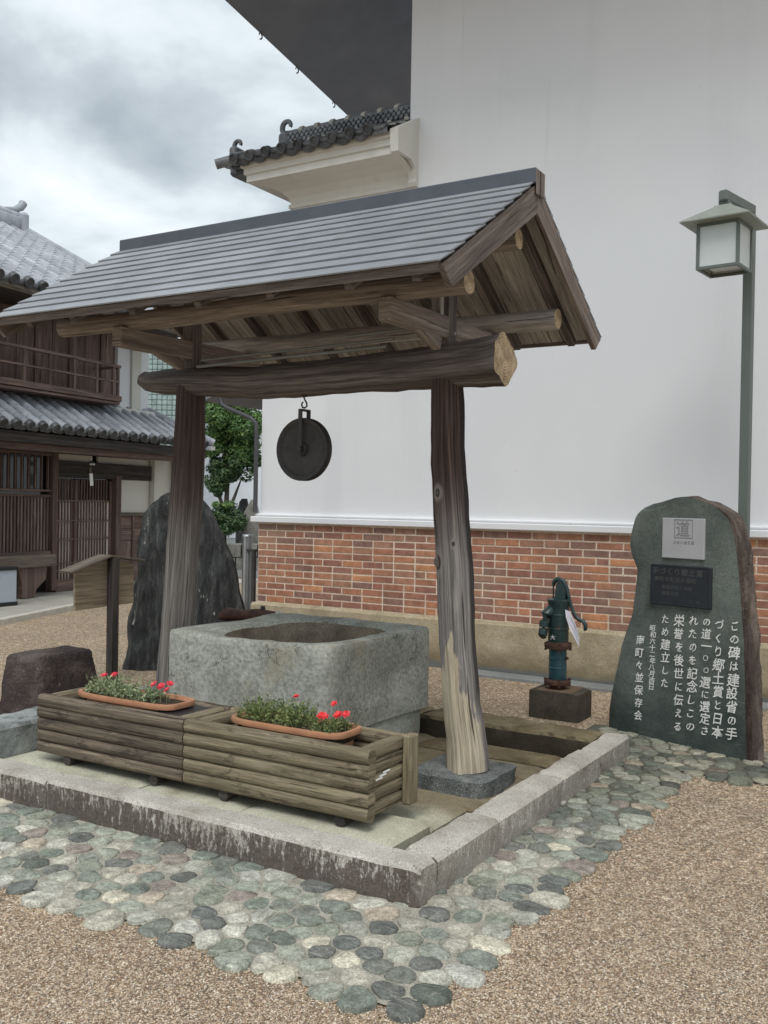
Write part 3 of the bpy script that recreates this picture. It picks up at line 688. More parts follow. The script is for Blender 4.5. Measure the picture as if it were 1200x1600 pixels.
# slabs of the well floor
fl = MB(); fl.box((-4.37, 3.285, -.02), (-1.88, 5.5, .0045), 0)
floor = kind(fl.build('well_floor', M['block']), 'structure')
def slab(a, b, sd, m='slab'): rough_block(a, b, .003, sd, rnd=.006).build('paving_slab', M[m], floor, smooth=35)
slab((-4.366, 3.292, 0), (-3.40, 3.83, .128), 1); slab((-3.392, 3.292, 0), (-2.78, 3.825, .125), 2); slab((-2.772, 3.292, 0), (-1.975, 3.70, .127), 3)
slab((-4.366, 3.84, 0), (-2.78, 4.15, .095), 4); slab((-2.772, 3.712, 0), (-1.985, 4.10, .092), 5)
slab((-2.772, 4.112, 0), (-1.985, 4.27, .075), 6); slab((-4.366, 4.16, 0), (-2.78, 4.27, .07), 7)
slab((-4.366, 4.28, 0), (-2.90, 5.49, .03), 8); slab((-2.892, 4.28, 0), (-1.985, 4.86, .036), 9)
slab((-2.892, 4.868, 0), (-1.985, 5.13, .04), 10); slab((-2.892, 5.14, 0), (-1.985, 5.40, .045), 11, 'shadedgranite')

# pavement in front of the old house
pv = MB(); HR = R(6.6); HO = V((-12.13, 10.099, 0))
HX = V((math.cos(HR), math.sin(HR), 0)); HY = V((-math.sin(HR), math.cos(HR), 0))
def hp(off, s, z=0): return HO+HX*off+HY*s+V((0, 0, z))
top = [hp(-1, -8, .05), hp(2.3, -8, .05), hp(1.98, -2.85, .05), hp(1.50, -1.0, .05), hp(1.25, 4, .05), hp(-1, 4, .05)]
pv.prism([p-V((0, 0, .08)) for p in top], (0, 0, .08))
kind(pv.build('pavement', M['concrete']), 'structure')
kb = MB()
for a, b in zip(top[1:4], top[2:5]):
    kb.bar(a+V((.05, 0, -.02)), b+V((.05, 0, -.02)), .10, .09, .008)
kind(kb.build('pavement_edging', plain('pale_edge_stone', (.55, .52, .46), .9)), 'structure')
st = MB()
for i in range(6): st.box((-3.85+i*.95, 7.72, -.02), (-2.91+i*.95, 7.925, .028), .006)
kind(st.build('wall_foot_strip', M['strip']), 'structure')

# ================================================================== WHITE STOREHOUSE (right)
B = E('white_storehouse', 'tall white plastered storehouse with red brick base, filling the background behind the well', 'building', (-6.35, 8.0, 0))
BO = V((-6.35, 8.0, 0))
class LB(MB):
    """mesh builder in world coordinates, shifted into the storehouse's frame"""
    def build(s, name, mats, parent=None, smooth=False):
        s.v = [(a-BO.x, b-BO.y, c-BO.z) for a, b, c in s.v] if parent in (B,) or (parent and parent.get('inB')) else s.v
        o = super().build(name, mats, parent, smooth)
        if parent in (B,) or (parent and parent.get('inB')): o['inB'] = 1
        return o
wl = LB(); 
wl.prism([(x, 8.0, z) for x, z in ((-6.35, 1.38), (9, 1.38), (9, 9), (-4.63, 9), (-4.63, 4.94), (-6.0, 4.94), (-6.0, 2.9), (-6.35, 2.9))], (0, .32, 0))
wl.box((-6.30, 8.02, 0), (9, 8.3, 1.38), 0)
wl.box((-6.35, 8.32, 0), (-6.1, 13.5, 2.9), 0); wl.box((-4.62, 8.32, 2.9), (-4.4, 10.6, 7.0), 0); wl.box((8.7, 8.32, 0), (9, 13.5, 9), 0)
wl.build('wall', M['plaster'], B)
md = LB(); md.box((-6.43, 7.925, 1.29), (9.05, 8.02, 1.352), .008); md.box((-6.40, 7.955, 1.352), (9.03, 8.02, 1.384), .012)
md.build('ledge_moulding', M['plaster'], B)
jt = LB(); jt.box((-6.36, 7.983, .44), (9.02, 8.03, 1.31), .002); 
joint = jt.build('brick_base', M['joint'], B)
pl = LB(); rough_block((-6.42, 7.935, -.08), (9.05, 8.03, .468), .004, 3, pl, .12, 0, .03); pl.build('plinth', M['plinth'], B, smooth=35)
bmesh_ = MB(); bmesh_.obox((0, 0, 0), (.2215, .05, .0553), None, .0035); brm = bmesh_.mesh('brick', M['brick'])
hb = MB(); hb.obox((0, 0, 0), (.104, .05, .0553), None, .0035); hbm = hb.mesh('half_brick', M['brick'])
restb = LB(); rb = random.Random(3); cnt = 0
for row in range(12):
    z = .503+row*.0675; x = -6.355 + (0 if row % 2 else .1173)
    if row % 2 == 0:
        inst('brick', hbm, joint, (-6.355+.0535-BO.x, 8.004-BO.y, z)); cnt += 1
    while x < 8.8:
        xc = x+.11235; dy = rb.uniform(-.0015, .0015)
        half = rb.random() < .06 and x < -1
        if x < -1.33 and cnt < 299:
            if half:
                inst('brick', hbm, joint, (x+.0535-BO.x, 8.004+dy-BO.y, z)); x += .1173; cnt += 1; continue
            inst('brick', brm, joint, (xc-BO.x, 8.004+dy-BO.y, z), (0, 0, 0), (1, 1, rb.uniform(.97, 1.03))); cnt += 1
        else: restb.obox((xc, 8.004+dy, z), (.2215, .05, .0553), None, .003, 0, 0, rb.random())
        x += .2347
joint['inB'] = 1
kind(restb.build('far_brickwork', M['brick'], joint), 'stuff')
# coved eave ledge (projecting side wall with its own roof)
cv = LB(); 
prof = [(0.0, 4.50), (.03, 4.50), (.03, 4.535), (.012, 4.545), (.03, 4.60), (.085, 4.66), (.17, 4.70), (.30, 4.722), (.335, 4.725), (.335, 4.79), (.355, 4.80), (.355, 4.855), (.38, 4.865), (.38, 4.915), (.0, 4.93)]
for i in range(len(prof)-1):
    (d0, z0), (d1, z1) = prof[i], prof[i+1]
    cv.face([(-6.0-d0, 8.0-d0, z0), (-6.0-d1, 8.0-d1, z1), (-4.57, 8.0-d1, z1), (-4.57, 8.0-d0, z0)][::-1])
    cv.face([(-6.0-d0, 8.0-d0, z0), (-6.0-d0, 8.4+d0, z0), (-6.0-d1, 8.4+d1, z1), (-6.0-d1, 8.0-d1, z1)][::-1])
cv.build('coved_cornice', M['cream'], B, smooth=30)
bk = LB(); poly = [(7.62, 4.725), (7.605, 4.93), (8.0, 5.15), (8.0, 4.495), (7.955, 4.50), (7.94, 4.535), (7.955, 4.57), (7.93, 4.66), (7.86, 4.72)]
bk.prism([(-4.615, y, z) for y, z in poly], (.085, 0, 0)); bk.build('cornice_bracket', M['cream'], B)
# its tiled roof
def tile_row_mesh(L, r=.065, step=.26, name='tile_row', mat='tile', n=8):
    mb = MB(); k = max(1, int(round(L/step))); s_ = L/k; rg = []
    for i in range(k):
        for (t, q) in ((0, 1.0), (1, .90)):
            y = i*s_+t*s_*.999
            rg.append([V((r*q*math.cos(math.pi*j/(n-1)), y, r*q*math.sin(math.pi*j/(n-1)))) for j in range(n)])
    base = len(mb.v)
    for g_ in rg: mb.v += [tuple(p) for p in g_]
    for i in range(len(rg)-1):
        for j in range(n-1):
            mb.f.append((i*n+j, i*n+j+1, (i+1)*n+j+1, (i+1)*n+j)); mb.uv.append([(0, 0)]*4); mb.mi.append(0); mb.r.append(0)
    mb.f.append(tuple(range(n))); mb.uv.append([(0, 0)]*n); mb.mi.append(0); mb.r.append(0)
    return mb.mesh(name, M[mat], smooth=50)
def slope_matrix(o, along, up):
    x = V(along).normalized(); y = V(up).normalized(); z = x.cross(y)
    m = Matrix((x, y, z)).transposed().to_4x4(); m.translation = V(o); return m
def pan_mesh(width, L, pitch, depth=.025, step=.26, mat='tile', name='pan_tiles'):
    mb = MB(); nx = int(round(width/pitch))*4; k = max(1, int(round(L/step))); s_ = L/k
    def P(i, y, lift): x = width*i/nx; return V((x, y, -depth*math.sin(math.pi*((x/pitch) % 1.0))+lift))
    for r_ in range(k):
        for i in range(nx):
            mb.face([P(i, r_*s_, .022), P(i+1, r_*s_, .022), P(i+1, (r_+1)*s_, 0), P(i, (r_+1)*s_, 0)])
            mb.face([P(i, r_*s_, .0), P(i+1, r_*s_, .0), P(i+1, r_*s_, .022), P(i, r_*s_, .022)])
    mb.face([V((0, 0, -.05)), V((0, L, -.05)), V((width, L, -.05)), V((width, 0, -.05))])
    mb.face([V((0, 0, -.05)), V((width, 0, -.05)), V((width, 0, .022)), V((0, 0, .022))])
    return mb.mesh(name, M[mat])
def cap_mesh(r=.07, name='eave_tile_cap', mat='tilecap'):
    mb = MB(); mb.lathe((0, 0, 0), [(r*.2, -.012), (r*.62, -.010), (r*.72, -.022), (r*.95, -.022), (r, -.008), (r, .05)], 14, 0, 'y')
    # axis y lathe: front towards -y after flip
    mb.v = [(a, b, c) for a, b, c in mb.v]
    return mb.mesh(name, M[mat], smooth=40)
def tiled_slope(parent, o, along, up, width, L, pitch, r=.065, mat='tile', first=.5, caps=True, capmat='tilecap', step=.26, capr=None, drop=True):
    m = slope_matrix(o, along, up)
    def add(name, me, mm):
        x = bpy.data.objects.new(name, me); COL.objects.link(x); x.parent = parent; x.matrix_local = mm; return x
    add('pan_tiles', pan_mesh(width, L, pitch, .028, step, mat), m)
    rm = tile_row_mesh(L, r, step, 'tile_row', mat); cm = cap_mesh(capr or r*1.12, mat=capmat)
    dm = None
    if drop:
        d_ = MB(); n = 6
        a0 = [V((-pitch*.36+pitch*.72*j/n, -.004, -.004-.028*math.sin(math.pi*j/n))) for j in range(n+1)]
        a1 = [V((p.x, -.004, p.z-.045)) for p in a0]
        for j in range(n): d_.face([a1[j], a1[j+1], a0[j+1], a0[j]])
        a2 = [p+V((0, .02, 0)) for p in a1]
        for j in range(n): d_.face([a2[j], a2[j+1], a1[j+1], a1[j]])
        dm = d_.mesh('eave_drip_tile', M[capmat])
    k = int(width/pitch)
    for i in range(k+1):
        x = i*pitch
        mm = m @ Matrix.Translation((x, 0, 0)); row = add('tile_row', rm, mm)
        if caps:
            c = bpy.data.objects.new('eave_tile_cap', cm); COL.objects.link(c); c.parent = row; c.matrix_local = Matrix.Translation((0, -.012, .012))
        if dm and i < k:
            c = bpy.data.objects.new('eave_drip_tile', dm); COL.objects.link(c); c.parent = row; c.matrix_local = Matrix.Translation((pitch/2, -.004, .0))
    return m
def swirl(mb, c, r, d=(1, 0, 0), th=.03, turns=1.15, flip=1):
    """scroll ornament: a curled tube rising from c"""
    c = V(c); d = V(d); pts = []; rad = []
    for i in range(22):
        t = i/21; a = -math.pi*.5+turns*2*math.pi*t*flip; rr = r*(1-.62*t)
        pts.append(c+d*math.cos(a)*rr+V((0, 0, 1))*(math.sin(a)*rr+r)); rad.append(th*(1-.35*t))
    mb.tube(pts, rad, 8, up=(0, 1, 0) if abs(d.x) > .5 else (1, 0, 0))
tiled_slope(B, V((-6.40, 7.56, 4.935))-BO, (1, 0, 0), (0, .55, .23), 1.78, .56, .198, .048, 'tiledark', step=.19)
lm = LB()
for i in range(9):
    for q in (.30, .52): lm.obox((-6.40+.099+i*.198, 7.56+.55*q/.596*.93, 4.935+.23*q/.596*.93+.012), (.10, .05, .028), None, .01)
lm.build('lime_joints', M['limeband'], B)
ur = LB(); ur.box((-6.12, 8.02, 5.10), (-4.63, 8.26, 5.19), .012)
rg_ = ur.build('ridge_stack', M['tiledark'], B)
lat = LB()
for i in range(26):
    for j in range(3):
        x = -6.10+i*.057+(j % 2)*.028; lat.tube([(x, 8.05, 5.205+j*.036), (x, 8.0, 5.205+j*.036)], [.02, .02], 8)
lat.box((-6.12, 8.03, 5.19), (-4.63, 8.25, 5.30), .004); lat.build('ridge_lattice_tiles', M['tiledark'], B)
rc1 = LB(); rc1.tube([(-6.15, 8.13, 5.325), (-4.63, 8.13, 5.325)], [.045, .045], 12); rc1.build('ridge_cap_tile', M['tiledark'], B, smooth=40)
rj = LB()
for i in range(8): rj.tube([(-6.0+i*.19, 8.12, 5.33), (-5.955+i*.19, 8.12, 5.33)], [.051, .051], 10); rj.obox((-6.0+i*.19, 8.0, 5.17), (.05, .04, .035), None, .01)
rj.build('ridge_lime_joints', M['limeband'], B)
orn = LB(); orn.obox((-6.14, 8.1, 5.22), (.16, .22, .22), None, .04); swirl(orn, (-6.14, 8.08, 5.31), .085, (1, 0, 0), .032, .8, -1); orn.build('ridge_end_ornament', M['tiledark'], B, smooth=40)
lr = LB(); lr.box((-6.75, 8.02, 5.02), (-6.16, 8.22, 5.12), .02); lr.tube([(-6.78, 8.12, 5.15), (-6.16, 8.12, 5.16)], [.05, .05], 10); lr.obox((-6.55, 8.08, 5.0), (.5, .3, .12), None, .03); lr.build('lower_ridge', M['tiledark'], B, smooth=40)
o2 = LB(); o2.tube([(-6.62, 7.7, 4.97), (-6.74, 8.04, 5.10)], [.05, .05], 8); o2.obox((-6.76, 8.04, 5.13), (.10, .24, .26), None, .03); swirl(o2, (-6.76, 8.04, 5.23), .07, (1, 0, 0), .028, .8, -1)
o2.tube([(-6.60, 7.50, 4.90), (-6.40, 7.62, 4.97)], [.05, .05], 10); o2.build('hip_end_ornament', M['tiledark'], B, smooth=40)
hs = LB(); hs.face([(-6.40, 7.56, 4.94), (-6.50, 7.60, 4.93), (-6.70, 8.1, 5.08), (-6.12, 8.1, 5.18)]); 
for i in range(4): hs.tube([(-6.44-i*.08, 7.58+i*.1, 4.97), (-6.2-i*.1, 8.1, 5.17-i*.02)], [.045, .045], 8)
hs.build('corner_tiles', M['tiledark'], B, smooth=40)
# main eave over the street front: soffit and gutter hooks
me = LB(); me.rings([[(-6.43, 7.55, 6.62), (-6.93, 10.2, 6.62), (-6.93, 10.2, 6.50), (-6.43, 7.55, 6.50)], [(-3.9, 7.55, 7.95), (-3.9, 10.2, 7.95), (-3.9, 10.2, 7.83), (-3.9, 7.55, 7.83)]])
me.rings([[(-6.43, 10.2, 6.62), (-7.35, 14.5, 6.62), (-7.35, 14.5, 6.50), (-6.43, 10.2, 6.50)], [(-3.9, 10.2, 7.95), (-3.9, 14.5, 7.95), (-3.9, 14.5, 7.83), (-3.9, 10.2, 7.83)]])
me.v = me.v[:8]; me.f = me.f[:6]; me.uv = me.uv[:6]; me.mi = me.mi[:6]; me.r = me.r[:6]
me.v = [(-6.43, 7.2, 6.62), (-7.62, 14.2, 6.62), (-7.62, 14.2, 6.50), (-6.43, 7.2, 6.50), (-4.3, 7.2, 7.30), (-4.3, 14.2, 7.30), (-4.3, 14.2, 7.18), (-4.3, 7.2, 7.18)]
me.v = [(a-BO.x, b-BO.y, c-BO.z) for a, b, c in me.v]; o_ = MB.build(me, 'main_eave', M['soffit'], B); o_['inB'] = 1
ge_ = LB(); ge_.rings([[(-6.40, 6.45, 6.72), (9.3, 6.45, 6.72), (9.3, 6.45, 6.84), (-6.40, 6.45, 6.84)], [(-4.62, 8.0, 7.30), (9.3, 8.0, 7.30), (9.3, 8.0, 7.42), (-4.62, 8.0, 7.42)]]); ge_.build('side_eave', M['soffit'], B)
for y in (8.15, 9.0, 10.0, 11.1):
    gh = LB(); x = -6.43-(y-7.2)*.17; swirl(gh, (x+.01, y, 6.43), .04, (0, 1, 0), .008, .8); gh.build('gutter_hook', M['iron'], B, smooth=40)
mo = LB(); mo.tube([(-6.98, 10.9, 6.55), (-6.99, 10.9, 6.42), (-6.96, 10.92, 6.30), (-6.98, 10.9, 6.12)], [.20, .15, .07, .06], 10); mo.tube([(-6.9, 10.92, 6.40), (-6.72, 10.95, 6.42), (-6.62, 11.0, 6.5)], [.10, .09, .05], 8); mo.build('eave_end_ornament', M['soffit'], B, smooth=40)
# lower roof over the ground-floor front
tiled_slope(B, V((-7.15, 13.4, 2.72))-BO, (0, -1, 0), (2.5, 0, .85), 5.44, 2.64, .272, .065, 'tile')
lf = LB(); lf.rings([[(-7.15, 7.97, 2.58), (-7.15, 13.4, 2.58), (-7.15, 13.4, 2.66), (-7.15, 7.97, 2.66)], [(-4.62, 7.97, 3.42), (-4.62, 13.4, 3.42), (-4.62, 13.4, 3.50), (-4.62, 7.97, 3.50)]]); lf.build('lower_eave', M['soffit'], B)
dp = LB(); dp.tube([(-6.86, 7.93, 2.75), (-6.86, 7.93, 2.60), (-6.84, 7.93, 2.53), (-6.76, 7.93, 2.49), (-6.45, 7.94, 2.375), (-6.39, 7.95, 2.32), (-6.385, 7.955, 2.2), (-6.385, 7.955, 1.39)], .024, 10)
dp.build('downpipe', M['cable'], B, smooth=50)

# ================================================================== WELL SHELTER
W = E('well_shelter', 'open timber well shelter with two gnarled posts, log crossbeam and gabled grey board roof', 'well shelter', (0, 0, 0))
YB = 4.58
def lob(sd, a=.10, b=.05, k=3):
    return lambda th, u: 1+a*math.sin(k*th+sd+u*.8)+b*math.sin((k+2)*th+sd*2-u*1.5)+.03*math.sin(11*th+sd)
def dens(pts, rad, n=5):
    P_, R_ = [], []
    for i in range(len(pts)-1):
        for j in range(n):
            t = j/n; P_.append(V(pts[i]).lerp(V(pts[i+1]), t)); R_.append(rad[i]*(1-t)+rad[i+1]*t)
    P_.append(V(pts[-1])); R_.append(rad[-1]); return P_, R_
pr, rr = dens([(-2.236, YB+.01, .115), (-2.252, YB+.01, .28), (-2.277, YB, .457), (-2.310, YB, .791), (-2.337, YB, 1.195), (-2.375, YB, 1.6), (-2.390, YB, 1.804), (-2.402, YB, 2.20)], [.112, .104, .099, .095, .096, .092, .090, .086])
b = MB()
def plob(th, u): # a flute runs up the right flank, knot half way up
    base = 1+.06*math.sin(3*th+.8+u*.5)+.035*math.sin(5*th+1-u)+.018*math.sin(13*th+u*2)
    flute = -.20*math.exp(-((((th-.35+math.pi) % (2*math.pi))-math.pi)/.16)**2)
    kn = .13*math.exp(-((u-1.10)/.06)**2)*math.exp(-((((th-3.75+math.pi) % (2*math.pi))-math.pi)/.4)**2)
    return base+flute+kn
b.tube(pr, rr, 40, 0, 1, plob, .006); b.build('post', [M['post_bare'], M['end']], W, smooth=55)
b = MB(); pr, rr = dens([(-4.318, YB, .10), (-4.305, YB, .353), (-4.283, YB, .72), (-4.262, YB, 1.025), (-4.229, YB, 1.51), (-4.209, YB, 1.832), (-4.200, YB, 2.25)], [.12, .113, .10, .098, .100, .095, .086])
def plob2(th, u):
    base = 1+.05*math.sin(3*th+2+u*.4)+.03*math.sin(6*th+1-u)+.015*math.sin(15*th+u*2)
    c1 = -.32*math.exp(-((((th-4.55+math.pi) % (2*math.pi))-math.pi)/.075)**2)*(1 if u > .75 else max(0, (u-.45)/.3))
    c2 = -.22*math.exp(-((((th-4.15+math.pi) % (2*math.pi))-math.pi)/.10)**2)
    return base+c1+c2
b.tube(pr, rr, 56, 0, 1, plob2, .005); b.build('post', [M['post'], M['end']], W, smooth=60)
kb_ = MB(); kb_.lathe((-2.388, 4.512, 1.205), [(.030, .012), (.034, .0), (.026, -.010), (.014, -.004), (.004, -.006)], 14, 0, 'y'); kb_.build('knot', M['dark'], W, smooth=True)
b = MB(); pr, rr = dens([(-4.62, YB, 2.285), (-4.56, YB, 2.262), (-4.45, YB, 2.255), (-4.197, YB, 2.248), (-3.686, YB, 2.214), (-3.219, YB, 2.219), (-2.79, YB, 2.230), (-2.393, YB, 2.237), (-2.063, YB, 2.252)], [.052, .064, .078, .094, .100, .102, .109, .117, .135])
def blob(th, u):
    k = min(1, max(0, (u-.9)/1.6))
    g_ = -.16*k*math.exp(-((((th-5.25+math.pi) % (2*math.pi))-math.pi)/.22)**2) - .13*k*math.exp(-((((th-.9+math.pi) % (2*math.pi))-math.pi)/.3)**2) - .10*k*math.exp(-((((th-3.4+math.pi) % (2*math.pi))-math.pi)/.3)**2)
    return 1+.05*math.sin(2*th+1)+.03*math.sin(5*th+u)+.02*math.sin(12*th+u*.6)+g_+.07*k*math.sin(4*th+.5)+.04*k*math.sin(7*th+2)
b.tube(pr, rr, 44, 0, 1, blob, .010); b.build('crossbeam', [M['dark'], M['end']], W, smooth=55)
# struts, arms, purlins
for x in (-2.408, -4.20):
    b = MB(); b.box((x-.042, YB-.045, 2.31), (x+.042, YB+.045, 2.83), .006); b.build('king_strut', M['dark'], W)
    b = MB(); b.bar((x, 3.95, 2.435), (x, 5.22, 2.435), .08, .115, .008); b.build('tie_arm', M['brown'], W)
    for sy in (-1, 1):
        b = MB(); b.bar((x+.002, YB+sy*.52, 2.47), (x+.002, YB+sy*.10, 2.34), .055, .07, .006); b.build('brace', M['brown'], W)
for sy, x0 in ((-1, -2.0), ):
    pass
def purlin(y, z, x0, x1, r, sd, mat='brown'):
    b = MB(); pr_, rr_ = dens([(x0, y, z), ((x0*2+x1)/3, y+.01, z-.006), ((x0+2*x1)/3, y-.008, z+.004), (x1, y, z)], [r*.95, r, r*.98, r])
    b.tube(pr_, rr_, 20, 0, 1, lob(sd, .03, .02), .004); return b.build('purlin', [M[mat], M['end']], W, smooth=55)
purlin(4.03, 2.532, -4.74, -2.003, .056, 1)
purlin(4.585, 2.862, -4.74, -2.00, .050, 2)
purlin(5.15, 2.555, -4.74, -2.003, .056, 3, 'board')
b = MB(); b.box((-2.452, 4.492, 2.40), (-2.395, 4.53, 2.62), .003); b.build('splice_plate', M['board'], W)
# roof planes: boards under, shingles over
slope = [(-1, 3.574, 2.505), (1, 5.586, 2.505)]
RZ, RY = 3.135, 4.58
rbm = {}
for sy, ye, ze in slope:
    d = V((0, RY-ye, RZ-ze)); L = d.length; dn = d.normalized(); nrm = V((0, -dn.z*sy*-1, abs(dn.y))) if False else V((0, sy*dn.z, abs(dn.y)))
    nrm = V((0, (1 if sy > 0 else -1)*dn.z, abs(dn.y)))
    Mx = Matrix((V((1, 0, 0)), dn, V((1, 0, 0)).cross(dn))).transposed()
    # sheathing boards running up the slope
    n = 15; x0, x1 = -4.78, -1.93; wd = (x1-x0)/n
    sb = MB(); sb.obox((0, 0, 0), (wd-.006, L-.03, .012), None, .002); sbm = sb.mesh('sheathing_board', M['board'])
    for i in range(n):
        c = V((x0+wd*(i+.5), (ye+RY)/2, (ze+RZ)/2)) - nrm*.022
        o = inst('sheathing_board', sbm, W); o.matrix_local = Matrix.Translation(c) @ Mx.to_4x4()
    # rafters
    for x in (-4.55, -4.2, -3.75, -3.3, -2.85, -2.408, -2.06):
        b = MB(); b.bar(V((x, ye, ze))+dn*.03-nrm*.052, V((x, RY, RZ))-dn*.02-nrm*.052, .045, .046, .004, 0, up=nrm); b.build('rafter', M['dark'], W)
    # shingle courses
    nc = 10; ex = L/nc
    for r_ in range(nc):
        for (xa, xb) in ((-4.81, -3.66), (-3.657, -2.79), (-2.787, -1.905)) if r_ % 2 else ((-4.81, -4.02), (-4.017, -3.12), (-3.117, -1.905)):
            b = MB(); th = .008; a = V((0, ye, ze))+dn*(r_*ex-.012)+nrm*.0195; q = V((0, ye, ze))+dn*((r_+1)*ex+.02)+nrm*.008
            b.bar(V(((xa+xb)/2, a.y, a.z)), V(((xa+xb)/2, q.y, q.z)), xb-xa, th, .001, 0, up=nrm); b.build('roof_board', M['shingle'], W)
    # eave fascia, verge boards
    b = MB(); b.bar(V((-4.79, ye, ze))-nrm*.012+dn*.012, V((-1.92, ye, ze))-nrm*.012+dn*.012, .03, .045, .003, 0, up=nrm); b.build('eave_board', M['dark'], W)
    for x, t in ((-1.915, .028), (-4.80, .028)):
        p, q = V((x, ye, ze))+dn*.015-nrm*.062, V((x, RY, RZ))-nrm*.062
        b = MB(); hw = .056
        y_cut = 0
        pts = [V((x, ye, ze))+dn*.00-nrm*.006, V((x, RY, RZ))-V((0, 0, .008)), V((x, RY, RZ-.155)), V((x, ye, ze))+dn*.035-nrm*.115]
        b.rings([[V((x-t/2, a.y, a.z)) for a in pts], [V((x+t/2, a.y, a.z)) for a in pts]])
        b.uv = [[(v_[1]*1.1, v_[0]) if False else (V((0, a[1]-ye, a[2]-ze)).dot(dn), V((0, a[1]-ye, a[2]-ze)).dot(nrm)+a[0]) for a in [b.v[k] for k in f]] for f in b.f]
        b.build('bargeboard', M['barge'], W)
b = MB(); b.box((-4.80, 4.525, 3.115), (-1.890, 4.635, 3.195), .006); b.build('ridge_cap', M['ridge'], W)
b = MB(); b.box((-1.892, 4.53, 3.06), (-1.884, 4.63, 3.185), .002); b.build('ridge_end_plate', M['barge'], W)
b = MB(); b.tube([(-4.07, 4.488, 2.322), (-2.72, 4.488, 2.352)], [.011, .011], 8); b.tube([(-4.05, 4.50, 2.360), (-2.68, 4.50, 2.392)], [.009, .009], 8); b.tube([(-3.0, 4.52, 2.43), (-2.46, 4.52, 2.445)], [.010, .010], 8); b.build('conduit', M['conduit'], W, smooth=50)
b = MB(); b.lathe((-2.340, 4.53, 2.40), [(.002, -.006), (.014, -.006), (.014, .004), (.006, .004)], 12, 0, 'y'); b.build('eyelet', M['steel'], W)

# footings
def footing(a, b_, sd, label):
    m_ = MB(); lv = [(a[2], a[0], b_[0], a[1], b_[1])]
    for z in (.4, .8, .95): lv.append((a[2]+(b_[2]-a[2])*z, a[0], b_[0], a[1], b_[1]))
    lv.append((b_[2], a[0]+.012, b_[0]-.012, a[1]+.012, b_[1]-.012))
    loft(lv, 44, 9, .014, 9, sd, mb=m_)
    return tag(m_.build('footing_stone', M['footing'], None, smooth=45), label, 'footing stone', 'stones under the shelter posts')
footing((-2.50, 4.385, .036), (-2.045, 4.83, .118), 3, 'speckled dark stone block under the right post of the well shelter')
footing((-4.52, 4.385, .03), (-4.10, 4.80, .110), 8, 'speckled dark stone block under the left post, hidden beside the basin')

# ------------------------------------------------------------------ hanging pulley
Pw = E('hanging_pulley', 'round dark iron well pulley hanging on a hook from the log crossbeam', 'pulley', (-3.31, 4.56, 1.808))
b = MB(); b.lathe((0, 0, 0), [(.001, -.028), (.036, -.028), (.040, -.013), (.146, -.016), (.158, -.025), (.178, -.028), (.182, -.021), (.166, -.007), (.166, .007), (.182, .021), (.178, .028), (.158, .025), (.146, .016), (.040, .013), (.036, .028), (.001, .028)], 56, 0, 'y'); b.build('wheel', M['iron'], Pw, smooth=35)
b = MB()
for y in (-.040, .040): b.box((-.014, y-.004, -.03), (.014, y+.004, .225), .002)
b.box((-.014, -.044, .220), (.014, .044, .232), .002); b.build('yoke', M['iron'], Pw)
b = MB(); b.lathe((0, 0, 0), [(.001, -.055), (.016, -.055), (.018, -.046), (.018, .046), (.016, .055), (.001, .055)], 14, 0, 'y'); b.build('axle', M['iron'], Pw, smooth=40)
b = MB(); b.tube([(-.012, 0, .275), (-.022, 0, .262), (-.016, 0, .245), (0, 0, .240), (.016, 0, .250), (.014, 0, .268), (.002, 0, .285), (-.006, 0, .300), (.004, 0, .314), (.014, 0, .306)], .005, 8, up=(0, 1, 0)); b.build('hook', M['iron'], Pw, smooth=50)
b = MB(); b.tube([(.016*math.cos(a), 0, .322+.018*math.sin(a)) for a in [i*math.pi/6 for i in range(13)]], .0045, 6, up=(0, 1, 0)); b.build('chain_link', M['iron'], Pw, smooth=50)
b = MB(); b.tube([(0, .012*math.cos(a), .350+.016*math.sin(a)) for a in [i*math.pi/6 for i in range(13)]], .0045, 6, up=(1, 0, 0)); b.build('chain_link', M['iron'], Pw, smooth=50)

